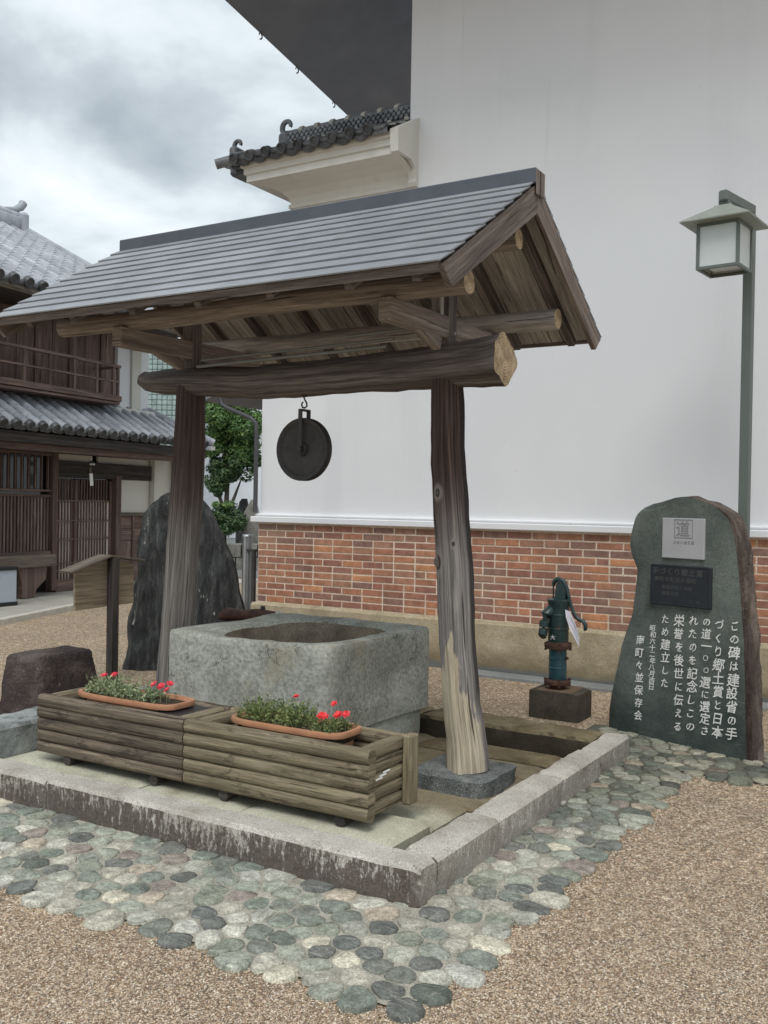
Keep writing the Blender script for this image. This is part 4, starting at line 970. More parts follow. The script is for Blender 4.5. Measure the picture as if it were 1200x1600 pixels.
# ------------------------------------------------------------------ stone basin
T = E('stone_basin', 'large grey green hewn stone water basin with worn rounded rim under the well shelter', 'stone basin', (0, 0, 0))
def basin():
    mb = MB(); n = 120; x0, x1, y0, y1 = -4.065, -2.905, 4.235, 5.41
    def ring(xl, xr, ya, yb, z, pw, amp, wav=0):
        out_ = []
        for j in range(n):
            t = 2*math.pi*(j+.5)/n; c, s_ = math.cos(t), math.sin(t); k = (abs(c)**pw+abs(s_)**pw)**(-1/pw)
            p = V(((xl+xr)/2+(xr-xl)/2*c*k, (ya+yb)/2+(yb-ya)/2*s_*k, z))
            q = V((p.x*3.1, p.y*3.1, p.z*4.5)); d = noise.noise(q)+.5*noise.noise(q*2.7)+.3*noise.noise(q*6.5)
            p += V((c, s_, 0))*amp*d
            if c > .5:    # a spalled hollow in the right-hand face
                hx = math.exp(-(((p.y-5.0)/.22)**2+((z-.46)/.13)**2)); p.x -= .035*hx
                if z < .32: p.x -= .02*max(0, math.sin((p.y-4.2)*3))
            p.z += wav*(noise.noise(V((p.x*2.4, p.y*2.4, 5)))*.022+noise.noise(V((p.x*9, p.y*9, 1)))*.005)
            out_.append(p)
        return out_
    rg = [ring(x0+.03, x1-.03, y0+.03, y1-.03, .22, 14, .012)]
    for z in (.235, .27, .32, .36, .40, .44, .48, .52, .56, .60, .64, .68, .715): rg.append(ring(x0, x1, y0, y1, z, 26, .009))
    rg.append(ring(x0+.006, x1-.006, y0+.006, y1-.006, .730, 24, .008, .6))
    rg.append(ring(x0+.04, x1-.04, y0+.035, y1-.035, .737, 11, .004, 1)); rg.append(ring(x0+.10, x1-.07, y0+.06, y1-.07, .738, 7, .003, 1))
    a, b_, c_, d_ = x0+.23, x1-.115, y0+.10, y1-.16
    rg.append(ring(a-.03, b_+.02, c_-.015, d_+.02, .732, 3.6, .010, 1)); rg.append(ring(a, b_, c_, d_, .712, 3.4, .008, .7))
    k = len(rg); mb.rings(rg, 0, True, False)
    rg2 = [rg[-1]]+[ring(a+t*.10, b_-t*.06, c_+t*.05, d_-t*.08, .712-t*.33, 3.4, .006) for t in (.15, .4, .7, 1.0)]
    mb.rings(rg2, 1, False, True); return mb
basin().build('basin', [M['trough'], M['trough_in']], T, smooth=45)
for a, b_, sd in (((-4.02, 4.29, .03), (-3.45, 5.36, .222), 4), ((-3.44, 4.30, .03), (-2.945, 5.36, .222), 5)):
    rough_block(a, b_, .008, sd).build('base_stone', M['trough'], T, smooth=40)

# rusty fitting behind the basin
F_ = E('rusty_valve', 'rusty brown pipe valve with a silver cap lying behind the stone basin', 'pipe valve', (-4.42, 5.55, .62))
b = MB(); b.tube([(-.36, .02, .02), (-.30, .02, .045), (-.12, .0, .05), (-.02, 0, .055), (.0, 0, .055), (.17, -.01, .055)], [.03, .045, .04, .05, .052, .046], 14, jit=.006); b.build('pipe_body', M['rust'], F_, smooth=50)
b = MB(); b.tube([(.17, -.01, .055), (.20, -.01, .055), (.25, -.02, .055), (.27, -.02, .05)], [.038, .05, .042, .02], 12); b.build('cap', M['steel'], F_, smooth=50)
b = MB(); b.tube([(.26, -.02, .05), (.30, -.03, .052), (.33, -.03, .04)], [.012, .016, .01], 8); b.tube([(.05, 0, .1), (.05, 0, .13)], [.02, .014], 8); b.build('spindle', M['iron'], F_, smooth=50)
vb = MB(); loft([(.0, -4.80, -4.18, 5.42, 5.49+.2), (.3, -4.79, -4.19, 5.43, 5.68), (.60, -4.78, -4.2, 5.43, 5.67), (.62, -4.76, -4.22, 5.45, 5.65)], 32, 8, .012, 8, 2, mb=vb)
tag(vb.build('stone_ledge', M['block'], None, smooth=45), 'low dark stone ledge hidden behind the basin, carrying the rusty valve', 'stone block')

# ------------------------------------------------------------------ log planters
def planter(x0, x1, label, sd, extra):
    P0 = E('log_planter', label, 'planter', (x0, 3.44, .125), 0, 'log planters in front of the basin')
    L = x1-x0; rs = random.Random(sd)
    for i in range(5):
        z = .078+.060*i
        for y, nm in ((.0, 'front_log'), (.325, 'back_log')):
            b = MB(); pr_, rr_ = dens([(0, y, z), (L*.5, y+rs.uniform(-.001, .001), z+rs.uniform(-.001, .001)), (L, y, z)], [.031, .032, .031], 6)
            q_ = rs.random()*6; b.tube(pr_, rr_, 16, 0, 1, lambda th, u: 1.02*(abs(math.cos(th))**2.8+abs(math.sin(th))**2.8)**(-1/2.8)+.006*math.sin(3*th+q_), .0025); b.build(nm, [M['greylog' if extra else 'greylog_damp']]*2, P0, smooth=50)
        for x in (.052, L-.052):
            b = MB(); b.tube([(x, .02, z), (x, .17, z+rs.uniform(-.002, .002)), (x, .305, z)], [.030, .031, .030], 12, jit=.003, lobe=lambda th, u: 1.03*(abs(math.cos(th))**2.8+abs(math.sin(th))**2.8)**(-1/2.8)); b.build('end_log', [M['greylog']], P0, smooth=50)
    if extra:
        for (xa, ya) in ((L+.012, .315),):
            b = MB(); b.box((xa-.035, ya-.028, .045), (xa+.012, ya+.045, .355), .008); b.build('corner_post', M['greylog'], P0)
    b = MB(); b.box((.06, .03, .24), (L-.06, .295, .25), .002); b.build('shelf', M['darkwood'], P0)
    for x in ((.21, L-.20) if not extra else (.23, L-.15)):
        b = MB(); b.tube([(x, -.012, .030), (x, .33, .030)], [.027, .027], 14); b.build('log_foot', [M['darkwood']], P0, smooth=50)
    return P0
PL2 = planter(-4.165, -3.150, 'left log planter, darker and damp, with a black liner and the pinker flowers', 1, False)
PL1 = planter(-3.142, -2.120, 'right log planter of grey green weathered half logs, nearest the camera', 2, True)
b = MB(); b.box((.66, .035, .27), (.95, .29, .34), .01); b.box((.07, .035, .27), (.655, .29, .30), .01); b.build('liner', M['blackplastic'], PL2)
b = MB()
for k_ in range(3): b.box((.955+.018, .10+k_*.018, .158+k_*.009+.0), (.9915+.018+.002, .17+k_*.022, .164+k_*.009), .001)
def flowerpot(cx, cy, z, L, label, cat='flower trough'):
    P0 = E('flower_trough', label, cat, (cx, cy, z), 0, 'terracotta troughs in the log planters')
    def ring(hx, hy, zz, pw=5, n=40):
        out_ = []
        for j in range(n):
            t = 2*math.pi*(j+.5)/n; c, s_ = math.cos(t), math.sin(t); k = (abs(c)**pw+abs(s_)**pw)**(-1/pw); out_.append(V((hx*c*k, hy*s_*k, zz)))
        return out_
    b = MB(); b.rings([ring(L/2-.05, .085, -.15), ring(L/2-.025, .105, -.03), ring(L/2-.004, .122, -.028), ring(L/2, .126, -.012), ring(L/2-.003, .124, -.002), ring(L/2-.018, .110, -.002), ring(L/2-.026, .102, -.02)], 0, True, False)
    b.build('trough_rim', M['terracotta'], P0, smooth=50)
    b = MB(); b.rings([ring(L/2-.03, .100, -.06), ring(L/2-.022, .106, -.022)], 0, True, True); b.build('soil', M['soil'], P0)
    return P0
flowerpot(-3.655, 3.605, .502, .68, 'terracotta plastic trough in the left planter with grey green herbs')
flowerpot(-2.640, 3.605, .500, .64, 'terracotta plastic trough in the right planter with grassy foliage')
def flower(mb, c, r, tilt=(0, 0, 1), rs=random):
    c = V(c); T_ = V(tilt).normalized(); a = T_.orthogonal().normalized(); b_ = T_.cross(a)
    for L_ in range(2):
        for i in range(5):
            th = 2*math.pi*i/5+L_*.6+rs.random()*.3; d = a*math.cos(th)+b_*math.sin(th); s_ = a*-math.sin(th)+b_*math.cos(th)
            rr_ = r*(1-.28*L_); lift = T_*(.25+.25*L_)*r
            mb.face([c, c+d*rr_*.6+s_*rr_*.42+lift*.6, c+d*rr_+lift, c+d*rr_*.6-s_*rr_*.42+lift*.6], None, 0, rs.random())
def herbs(name, cx, cy, z, items, label, n, lx, mat, hgt, leafw, flowers, fmat, sd, spread=.10):
    P0 = E(name, label, 'plant', (cx, cy, z), 0, 'plants in the terracotta troughs')
    rs = random.Random(sd); mb = MB()
    for i in range(n):
        px, sx, hh = rs.choice(items); x = px+rs.gauss(0, sx); y = rs.uniform(-spread, spread); x = max(-lx, min(lx, x))
        h = hgt*hh*rs.uniform(.4, 1.1)*(1-.35*(abs(y)/spread)**2); lean = V((rs.gauss(0, .35), rs.gauss(0, .35)-.15, 1)).normalized()
        base = V((x, y, -.02)); tip = base+lean*h
        side = lean.cross(V((rs.gauss(0, 1), rs.gauss(0, 1), .1))).normalized()
        mb.face([base-side*.001, base+side*.001, tip+side*.0007, tip-side*.0007], None, 0, rs.random())
        for k in range(5):
            t = rs.uniform(.25, 1.0); p = base.lerp(tip, t); d = V((rs.gauss(0, 1), rs.gauss(0, 1), rs.uniform(.1, 1.2))).normalized(); s2 = d.cross(V((rs.gauss(0, 1), rs.gauss(0, 1), rs.gauss(0, 1)))).normalized()
            l_ = leafw*rs.uniform(1.5, 3.2); w_ = leafw*rs.uniform(.3, .55)
            mb.face([p, p+d*l_*.5+s2*w_, p+d*l_, p+d*l_*.5-s2*w_], None, 0, rs.random())
    kind(mb.build('foliage', M[mat], P0), 'stuff')
    for (fx, fy, fz, fr) in flowers:
        f = MB(); f.tube([(fx, fy, -.02), (fx+.004, fy, fz)], [.0012, .001], 5); f.mi = [1]*len(f.f); flower(f, (fx+.004, fy, fz), fr*1.25, (rs.uniform(-.4, .6), rs.uniform(-.9, -.2), 1), rs)
        f.build('flower', [M[fmat], M['herb']], P0)
    return P0
herbs('herb_plant', -3.655, 3.605, .502, [(-.17, .06, 1.1), (-.03, .05, 1.0), (-.26, .03, .7), (.09, .04, .5)], 'grey green herb with coral pink flowers in the left terracotta trough', 260, .30, 'herb', .105, .010,
      [(-.255, .02, .066, .019), (-.19, .03, .075, .018), (.145, -.02, .070, .019), (.175, .0, .060, .020), (.205, .03, .072, .018), (.225, -.01, .050, .017)], 'pinkflower', 3)
herbs('grassy_plant', -2.640, 3.605, .500, [(-.22, .05, 1.0), (-.08, .07, 1.15), (.03, .05, 1.0), (.20, .05, .55)], 'fine grassy plant with scarlet flowers in the right terracotta trough', 430, .29, 'grassleaf', .115, .008,
      [(-.015, .02, .105, .015), (.165, -.03, .048, .021), (.19, .03, .095, .015), (.20, -.055, .052, .016), (.245, -.02, .060, .020), (.262, .02, .058, .018)], 'flower', 5)
sk = MB()
for k_ in range(3): sk.box((-2.1415, 3.505+k_*.03, .325+k_*.010), (-2.1385, 3.56+k_*.03, .333+k_*.010), .0008)
stk = sk.build('torn_label', M['whiteprint'], None); stk.parent = PL1; stk.location = (3.142, -3.44, -.125)

# ================================================================== STELE
def glyph(ch, cache={}):
    if ch not in cache:
        c = bpy.data.curves.new('glyph', 'FONT'); c.body = ch; c.size = 1; c.resolution_u = 2; c.offset = .012
        o = bpy.data.objects.new('glyph', c); m = bpy.data.meshes.new_from_object(o)
        vs = [(v.co.x, v.co.y) for v in m.vertices]; fs = [tuple(p.vertices) for p in m.polygons]
        bpy.data.objects.remove(o); bpy.data.curves.remove(c); bpy.data.meshes.remove(m); cache[ch] = (vs, fs)
    return cache[ch]
def write(mb, ch, cx, cz, w_, h_, y=-.006, wob=0.0, shear=0.0, rot=0.0, seed=0, bx=.5, bz=.38):
    vs, fs = glyph(ch); b0 = len(mb.v)
    for (a, c) in vs:
        X = (a-bx); Z = (c-bz)
        if wob: X += wob*noise.noise(V((a*3+seed, c*3, seed))); Z += wob*noise.noise(V((a*3, c*3+seed, 7+seed)))
        X, Z = X*math.cos(rot)-Z*math.sin(rot), X*math.sin(rot)+Z*math.cos(rot); X += shear*Z; Z += shear*.6*X
        mb.v.append((cx+X*w_, y, cz+Z*h_))
    for f in fs:
        f = f if True else f[::-1]
        mb.f.append(tuple(b0+i for i in f)); mb.uv.append([(0, 0)]*len(f)); mb.mi.append(0); mb.r.append(0)
S_ = E('inscribed_stone', 'green stone monument with columns of white Japanese writing and two plaques, beside the lamp post', 'stone monument', (-2.083, 6.419, 0), R(-20.6))
Ltab = [(-.05, -.01), (0, 0.0), (.131, .002), (.264, .021), (.399, .055), (.576, .093), (.688, .133), (.799, .177), (.971, .199), (1.10, .212), (1.15, .185), (1.20, .160), (1.265, .150), (1.33, .155), (1.372, .166), (1.43, .182), (1.478, .207), (1.51, .26), (1.53, .327), (1.555, .42), (1.569, .473), (1.582, .56)]
Rtab = [(-.05, 1.072), (0, 1.07), (.18, 1.062), (.356, 1.053), (.544, 1.041), (.732, 1.028), (.921, 1.007), (1.11, .986), (1.262, .966), (1.33, .950), (1.395, .929), (1.44, .908), (1.471, .884), (1.508, .818), (1.54, .75), (1.554, .706), (1.57, .64), (1.582, .59)]
zs = sorted(set([round(-.05+i*.028, 4) for i in range(56)]+[1.51, 1.53, 1.545, 1.555, 1.565, 1.572, 1.579, 1.582]))
def stele_mesh():
    mb = MB(); rg = []; nf, ns = 26, 9
    for z in zs:
        xl = interp(Ltab, z)[0]; xr = interp(Rtab, z)[0]; ring = []; t = .10
        e1 = .022*noise.noise(V((z*7, 3, 1)))+.012*noise.noise(V((z*19, 3, 1)))
        xl2 = xl+.03; xr2 = xr+.012+e1*.6
        for j in range(nf):
            f = j/nf; x = xl+(xr-xl)*f; y = .0035*noise.noise(V((x*5, z*5, 0)))+.0016*noise.noise(V((x*17, z*17, 0)))
            if f < .03: y += .008
            ring.append(V((x, y, z)))
        for j in range(ns):
            f = j/ns; x = xr+(xr2-xr)*f; y = t*f; d = noise.noise(V((x*4, y*16, z*9)))+.7*noise.noise(V((x*4, y*40, z*22)))
            ring.append(V((x+.013*d*min(1, 6*f+.2), y, z)))
        for j in range(12):
            f = j/12; ring.append(V((xr2+(xl2-xr2)*f, t+.02*noise.noise(V((f*6, z*5, 4))), z)))
        for j in range(ns):
            f = j/ns; y = t*(1-f); x = xl2+(xl-xl2)*f+.012*noise.noise(V((3, y*16, z*9))); ring.append(V((x, y, z)))
        rg.append(ring)
    for ring, z in zip(rg, zs):
        if z > 1.40:
            for p in ring: p.z += .010*noise.noise(V((p.x*11, p.y*11, 2)))
    mb.rings(rg, 0)
    n = len(rg[0])
    for i, f in enumerate(mb.f):
        if len(f) == 4:
            j = (f[0]) % n
            if j >= nf-1: mb.mi[i] = 1
        else: mb.mi[i] = 1
    return mb
stele_mesh().build('slab', [M['stele'], M['stele_side']], S_, smooth=35)
cols = [('この碑は建設省の手', (.937, .848), (.928, .114), .074), ('づくり郷土賞と日本', (.829, .845), (.837, .107), .074), ('の道一〇〇選に選定さ', (.745, .848), (.744, .101), .068), ('れたのを記念しこの', (.649, .851), (.648, .105), .072),
        ('栄誉を後世に伝える', (.547, .840), (.555, .087), .070), ('ため建立した', (.442, .838), (.453, .347), .070), ('昭和六十二年八月吉日', (.351, .750), (.351, .326), .044), ('南町々並保存会', (.252, .681), (.250, .103), .062)]
rt_ = random.Random(11)
for txt, (sa, za), (sb_, zb), w_ in cols:
    n = len(txt); p = (za-zb)/n
    for i, ch in enumerate(txt):
        mb = MB()
        t = (i+.5)/n; small = .80 if ch in 'のこりくしとにはをれたさづるえめ' else (.55 if ch in '〇' else 1.0); k = rt_.uniform(.94, 1.06)*small
        write(mb, ch, sa+(sb_-sa)*t+rt_.uniform(-.004, .004), za+(zb-za)*t, w_*k*1.10, min(p*1.04, w_*1.10)*k, -.0055, .10 if ch < '一' else .045, .10, rt_.uniform(-.05, .03), rt_.random()*50)
        mb.build('painted_character', M['whiteprint'], S_)
b = MB(); b.box((.414, -.014, 1.19), (.722, .004, 1.445), .003); wp = b.build('white_plaque', M['plaque'], S_)
b = MB(); write(b, '道', .568, 1.378, .105, .105, -.0152); 
for (a, c) in (((.505, 1.432), (.640, 1.438)), ((.505, 1.318), (.640, 1.324)), ((.505, 1.318), (.510, 1.438)), ((.635, 1.318), (.640, 1.438))): b.face([(a[0], -.0152, a[1]), (c[0], -.0152, a[1]), (c[0], -.0152, c[1]), (a[0], -.0152, c[1])])
for i, ch in enumerate('日本の道百選'): write(b, ch, .51+i*.026, 1.292, .022, .022, -.0152)
b.build('plaque_lettering', M['plaqueink'], wp)
b = MB(); b.box((.334, -.020, .888), (.778, .004, 1.147), .006); bp = b.build('bronze_plaque', M['bronze'], S_)
b = MB(); 
for (x0, x1, z0, z1) in ((.338, .774, 1.137, 1.143), (.338, .774, .892, .898), (.338, .344, .892, 1.143), (.768, .774, .892, 1.143)): b.box((x0, -.0235, z0), (x1, -.018, z1), .001)
b.build('plaque_rim', M['bronze'], bp)
b = MB()
for txt, x, z, sz in (('手づくり郷土賞', .375, 1.105, .050), ('南町の町並み', .385, 1.055, .036), ('脇町', .62, 1.055, .036), ('昭和六十二年度', .44, 1.005, .030), ('建設大臣', .44, .965, .030), ('六二年', .64, .925, .024)):
    for i, ch in enumerate(txt): write(b, ch, x+i*sz*1.08, z, sz, sz*.9, -.0212)
b.build('raised_lettering', M['bronzetext'], bp)

# ================================================================== STREET LAMP
La = E('street_lamp', 'square grey green lamp post with a hooded lantern of frosted panels beside the inscribed stone', 'street lamp', (-1.40, 7.30, 0), R(-6.2))
b = MB(); b.box((-.034, -.034, 0), (.034, .034, 3.62), .004); b.build('post', M['lamp'], La)
b = MB(); b.box((-.07, -.07, 0), (.07, .07, .02), .004); b.build('base_plate', M['lamp'], La)
lc = V((-.055, -.375, 0))   # lantern centre in lamp frame
b = MB(); b.bar((-.0, .04, 3.655), (lc.x, lc.y-.06, 3.655), .064, .075, .010); b.build('arm', M['lamp'], La)
b = MB(); b.box((lc.x-.036, lc.y-.036, 3.60), (lc.x+.036, lc.y+.036, 3.63), .004); b.build('stem', M['lamp'], La)
def sq(h, z): return [V((lc.x-h, lc.y-h, z)), V((lc.x+h, lc.y-h, z)), V((lc.x+h, lc.y+h, z)), V((lc.x-h, lc.y+h, z))]
b = MB(); b.rings([sq(.228, 3.455), sq(.234, 3.460), sq(.234, 3.468), sq(.062, 3.580), sq(.055, 3.592)]); b.build('hood', M['lamproof'], La)
b = MB()
for sx in (-1, 1):
    for sy in (-1, 1): b.box((lc.x+sx*.135-.011, lc.y+sy*.135-.011, 3.142), (lc.x+sx*.135+.011, lc.y+sy*.135+.011, 3.458), .002)
for z in (3.153, 3.447):
    for sg in (-1, 1):
        b.box((lc.x-.124, lc.y+sg*.135-.010, z-.011), (lc.x+.124, lc.y+sg*.135+.010, z+.011), .002); b.box((lc.x+sg*.135-.010, lc.y-.124, z-.011), (lc.x+sg*.135+.010, lc.y+.124, z+.011), .002)
lf_ = b.build('lantern_frame', M['lamp'], La)
for sx, sy in ((0, -1), (0, 1), (1, 0), (-1, 0)):
    b = MB()
    if sx == 0: b.box((lc.x-.124, lc.y+sy*.132-.003, 3.164), (lc.x+.124, lc.y+sy*.132+.003, 3.436), 0)
    else: b.box((lc.x+sx*.132-.003, lc.y-.124, 3.164), (lc.x+sx*.132+.003, lc.y+.124, 3.436), 0)
    b.build('panel', M['lampglass'], lf_)
b = MB(); b.box((lc.x-.10, lc.y-.10, 3.170), (lc.x+.10, lc.y+.10, 3.175), 0); b.build('bottom_panel', M['lampglass'], lf_)

# ================================================================== HAND PUMP
pb = MB(); rough_block((-2.685, 6.47, -.02), (-2.315, 6.76, .205), .003, 4, pb, rnd=.006)
tag(pb.build('pump_plinth', M['pumpblock'], None, smooth=35), 'dark stained concrete block carrying the hand pump', 'concrete block')
Hp = E('hand_pump', 'old dark green cast iron hand water pump with curved handle, standing on a concrete block', 'hand pump', (-2.52, 6.60, .205))
b = MB(); b.lathe((0, 0, 0), [(.05, 0), (.055, .02), (.09, .028), (.095, .035), (.095, .055), (.088, .062), (.07, .064)], 20); b.build('base_flange', M['rust'], Hp, smooth=35)
b = MB(); b.lathe((0, 0, 0), [(.060, .062), (.063, .07), (.063, .14), (.066, .143), (.066, .152), (.063, .155), (.063, .21), (.066, .213), (.066, .222), (.063, .225), (.063, .285)], 22); b.build('lower_barrel', M['pumpblue'], Hp, smooth=35)
b = MB(); b.lathe((0, 0, 0), [(.07, .282), (.095, .286), (.097, .292), (.097, .312), (.09, .318), (.085, .332), (.074, .335)], 22); b.build('middle_flange', M['rust'], Hp, smooth=35)
for z_, r_ in ((.300, .088), (.046, .086)):
    for q in range(4):
        a_ = .5+q*math.pi/2; b = MB(); b.lathe((r_*math.cos(a_), r_*math.sin(a_), z_), [(.001, -.028), (.010, -.028), (.010, -.016), (.006, -.016), (.006, .016), (.011, .016), (.011, .028), (.001, .028)], 6); b.build('flange_bolt', M['rust'], Hp)
b = MB(); b.lathe((0, 0, 0), [(.070, .332), (.074, .35), (.074, .42), (.077, .423), (.077, .432), (.074, .435), (.076, .52), (.079, .523), (.079, .532), (.076, .535), (.077, .60), (.080, .61), (.080, .622), (.084, .625), (.084, .637), (.075, .640), (.02, .645), (.001, .645)], 24); b.build('upper_barrel', M['pumpgreen'], Hp, smooth=35)
b = MB(); b.tube([(-.02, -.02, .55), (-.045, -.055, .555), (-.062, -.082, .53), (-.068, -.092, .48), (-.070, -.098, .44)], [.040, .041, .039, .037, .036], 16); b.tube([(-.070, -.098, .44), (-.072, -.100, .432), (-.074, -.112, .385), (-.075, -.116, .38)], [.041, .033, .031, .033], 16); sp = b.build('spout', M['pumpgreen'], Hp, smooth=50)
b = MB(); b.tube([(-.075, -.1175, .3795), (-.0755, -.119, .3785)], [.026, .026], 14); b.build('spout_mouth', M['blackplastic'], sp)
b = MB(); 
for sx in (-.022, .022): b.rings([[V((x_, sx-.006, z_)) for x_, z_ in ((-.025, .635), (.055, .635), (.060, .70), (.035, .775), (.0, .785), (-.012, .74))], [V((x_, sx+.006, z_)) for x_, z_ in ((-.025, .635), (.055, .635), (.060, .70), (.035, .775), (.0, .785), (-.012, .74))]])
b.build('pivot_bracket', M['pumpgreen'], Hp)
b = MB(); b.tube([(-.045, 0, .735), (-.035, 0, .765), (-.01, 0, .782), (.03, -.0, .77), (.058, -.002, .715), (.085, -.004, .62), (.115, -.006, .545), (.15, -.008, .505), (.185, -.009, .495), (.205, -.010, .47), (.205, -.010, .44), (.195, -.010, .432)], [.012, .017, .019, .019, .016, .013, .012, .014, .015, .015, .014, .010], 12, up=(0, 1, 0)); b.build('handle', M['pumpgreen'], Hp, smooth=50)
b = MB(); b.tube([(-.043, 0, .74), (-.043, 0, .64)], .006, 8); b.tube([(-.043, -.012, .742), (-.043, .012, .742)], .011, 8); b.build('piston_rod', M['iron'], Hp, smooth=50)
b = MB(); b.tube([(0, 0, 0)]*0 or [(.062, -.01, .0+.22), (.082, -.012, .222)], .01, 8); b.build('drain_plug', M['rust'], Hp)
b = MB(); write(b, '大', -.012, .372, .036, .036, 0)
b.v = [(x*1.0, -.0765-.0+.5*(x+.012)**2*12, z) for (x, y, z) in b.v]; b.build('cast_mark', M['whiteprint'], Hp)
tg = MB(); pts_ = [(-.004, 0), (.026, -.012), (.062, -.09), (.082, -.18), (.080, -.245), (.062, -.21), (.030, -.13), (.004, -.05)]
tg.rings([[V((x, -.0006+.012*math.sin(z*18), z)) for x, z in pts_], [V((x, .0006+.012*math.sin(z*18), z)) for x, z in pts_]])
tgo = tg.build('paper_tag', M['paper'], None); tgo.location = (-2.52+.080, 6.53, .205+.575); tgo.scale = (1.25, 1, 1.05); tag(tgo, 'long narrow lilac white paper tag hanging from the pump handle', 'paper tag')

# ================================================================== NOTICE BOARD, ROCK, BLOCK
Nb = E('notice_board', 'small wooden notice board with gabled plank roof on a dark brown post', 'notice board', (-6.02, 5.67, 0))
b = MB(); b.box((-.036, -.036, 0), (.036, .036, 1.02), .004); b.build('post', M['darkwood'], Nb)
b = MB(); pp = [(-.355, .612), (-.365, .925), (-.055, 1.015), (.262, .965), (.268, .628)]
b.rings([[V((-.062, y, z)) for y, z in pp], [V((-.040, y, z)) for y, z in pp]]); b.uv = [[(b.v[k][1], b.v[k][2]) for k in f] for f in b.f]; b.build('board', M['sign'], Nb)
for (ya, za, yb, zb) in ((-.455, .925, -.052, 1.040), (.335, .985, -.048, 1.038)):
    b = MB(); b.bar((-.045, ya, za), (-.045, yb, zb), .15, .018, .003); b.build('roof_plank', M['benchwood'], Nb)
Ltr = [(-.05, -.02), (0, 0.0), (.20, .05), (.36, .03), (.50, .045), (.568, .070), (.60, .06), (.75, .062), (.80, .095), (.985, .088), (1.12, .10), (1.245, .11), (1.35, .14), (1.43, .18), (1.50, .235), (1.535, .29), (1.567, .37)]
Rtr = [(-.05, 1.14), (0, 1.12), (.2, 1.09), (.376, 1.02), (.558, .985), (.70, .95), (.791, .93), (.90, .905), (.999, .885), (1.10, .85), (1.232, .80), (1.33, .75), (1.438, .69), (1.50, .64), (1.545, .58), (1.567, .48)]
def rock():
    mb = MB(); rg = []; n = 84
    for i in range(58):
        z = -.05+(1.567+.05)*min(1, i/54) if i < 55 else 1.567+.006*(i-54)
        xl, xr = interp(Ltr, z)[0], interp(Rtr, z)[0]; t = .36*(1-.45*max(0, z)/1.6)
        if i >= 55: c = (xl+xr)/2; k = 1-.3*(i-54); xl, xr = c+(xl-c)*k, c+(xr-c)*k; t *= k
        ring = []
        for j in range(n):
            a = 2*math.pi*(j+.5)/n; c, s_ = math.cos(a), math.sin(a); pw = 3.2; k = (abs(c)**pw+abs(s_)**pw)**(-1/pw)
            x = (xl+xr)/2+(xr-xl)/2*c*k; y = .2+t/2*s_*k
            # two faces meeting in a ridge, right-hand one set back
            y += .10*max(0, (x-.52))*1.4 if s_ < 0 else 0
            p = V((x, y, z)); q = V((x*4.5, y*4.5, z*1.7)); d = noise.noise(q)+.6*noise.noise(V((x*13, y*13, z*4)))+.35*noise.noise(V((x*30, y*30, z*10)))
            d = d if x < .5 else d*.55
            p += V((c*.7, s_, 0))*.045*d + V((0, s_, 0))*.03*(abs(noise.noise(V((x*9, 3, z*3.1))))*2-.6)*(1 if x < .5 else .4); ring.append(p)
        rg.append(ring)
    mb.rings(rg, 0); return mb
rk = rock().build('standing_rock', M['rock'], None, smooth=32); rk.scale = (1.075, 1.0, 1.0); rk.location = (-6.36, 6.06, 0); rk.rotation_euler = (0, 0, R(31.2))
tag(rk, 'tall dark rough standing rock with white veins behind the left post of the shelter', 'rock')
bb = MB(); lv = []
for z, e_ in ((-.02, .06), (.05, .055), (.13, .04), (.22, .025), (.31, .012), (.375, .0), (.405, -.006), (.424, -.022), (.432, -.06)):
    lv.append((z, -5.685-(e_*.3 if e_ > 0 else -abs(e_)), -5.345+(e_*1.6 if e_ > 0 else e_), 4.375-(e_*.9 if e_ > 0 else -abs(e_)), 4.865+e_*.5))
loft(lv, 72, 18, .016, 6, 4.0, mb=bb); bb.v = [(x, y, z+(.012*noise.noise(V((x*6, y*6, 2))) if z > .3 else 0)) for x, y, z in bb.v]
tag(bb.build('stone_block', M['block'], None, smooth=38), 'squat dark brown weathered stone block at the left behind the side kerb', 'stone block')
Lb = E('lightbox_sign', 'low pale blue lightbox sign with black top and bottom edges standing before the old house', 'sign', (-11.05, 8.33, 0), R(0))
b = MB(); b.box((-.06, -.45, .05), (.06, .30, .555), .006); b.build('panel', M['screen'], Lb)
b = MB(); b.box((-.075, -.46, .53), (.075, .31, .575), .004); b.build('top_frame', M['blackplastic'], Lb)
b = MB(); b.box((-.075, -.46, .048), (.075, .31, .105), .004); b.build('bottom_frame', M['blackplastic'], Lb)
Bo = E('steel_bollard', 'slim stainless steel bollard with collar at the corner of the brick base', 'bollard', (-6.62, 8.12, 0))
b = MB(); b.tube([(0, 0, 0), (0, 0, 1.12)], .052, 20); b.build('tube', M['steel'], Bo, smooth=50)
b = MB(); b.lathe((0, 0, 1.12), [(.055, 0), (.060, .003), (.060, .022), (.052, .03), (.001, .036)], 20); b.build('cap', M['steel'], Bo, smooth=50)
b = MB(); b.box((.03, -.05, .97), (.14, .0, 1.00), .003); b.box((.10, -.05, .10), (.14, -.01, .97), .004); b.build('side_rail', M['iron'], Bo)

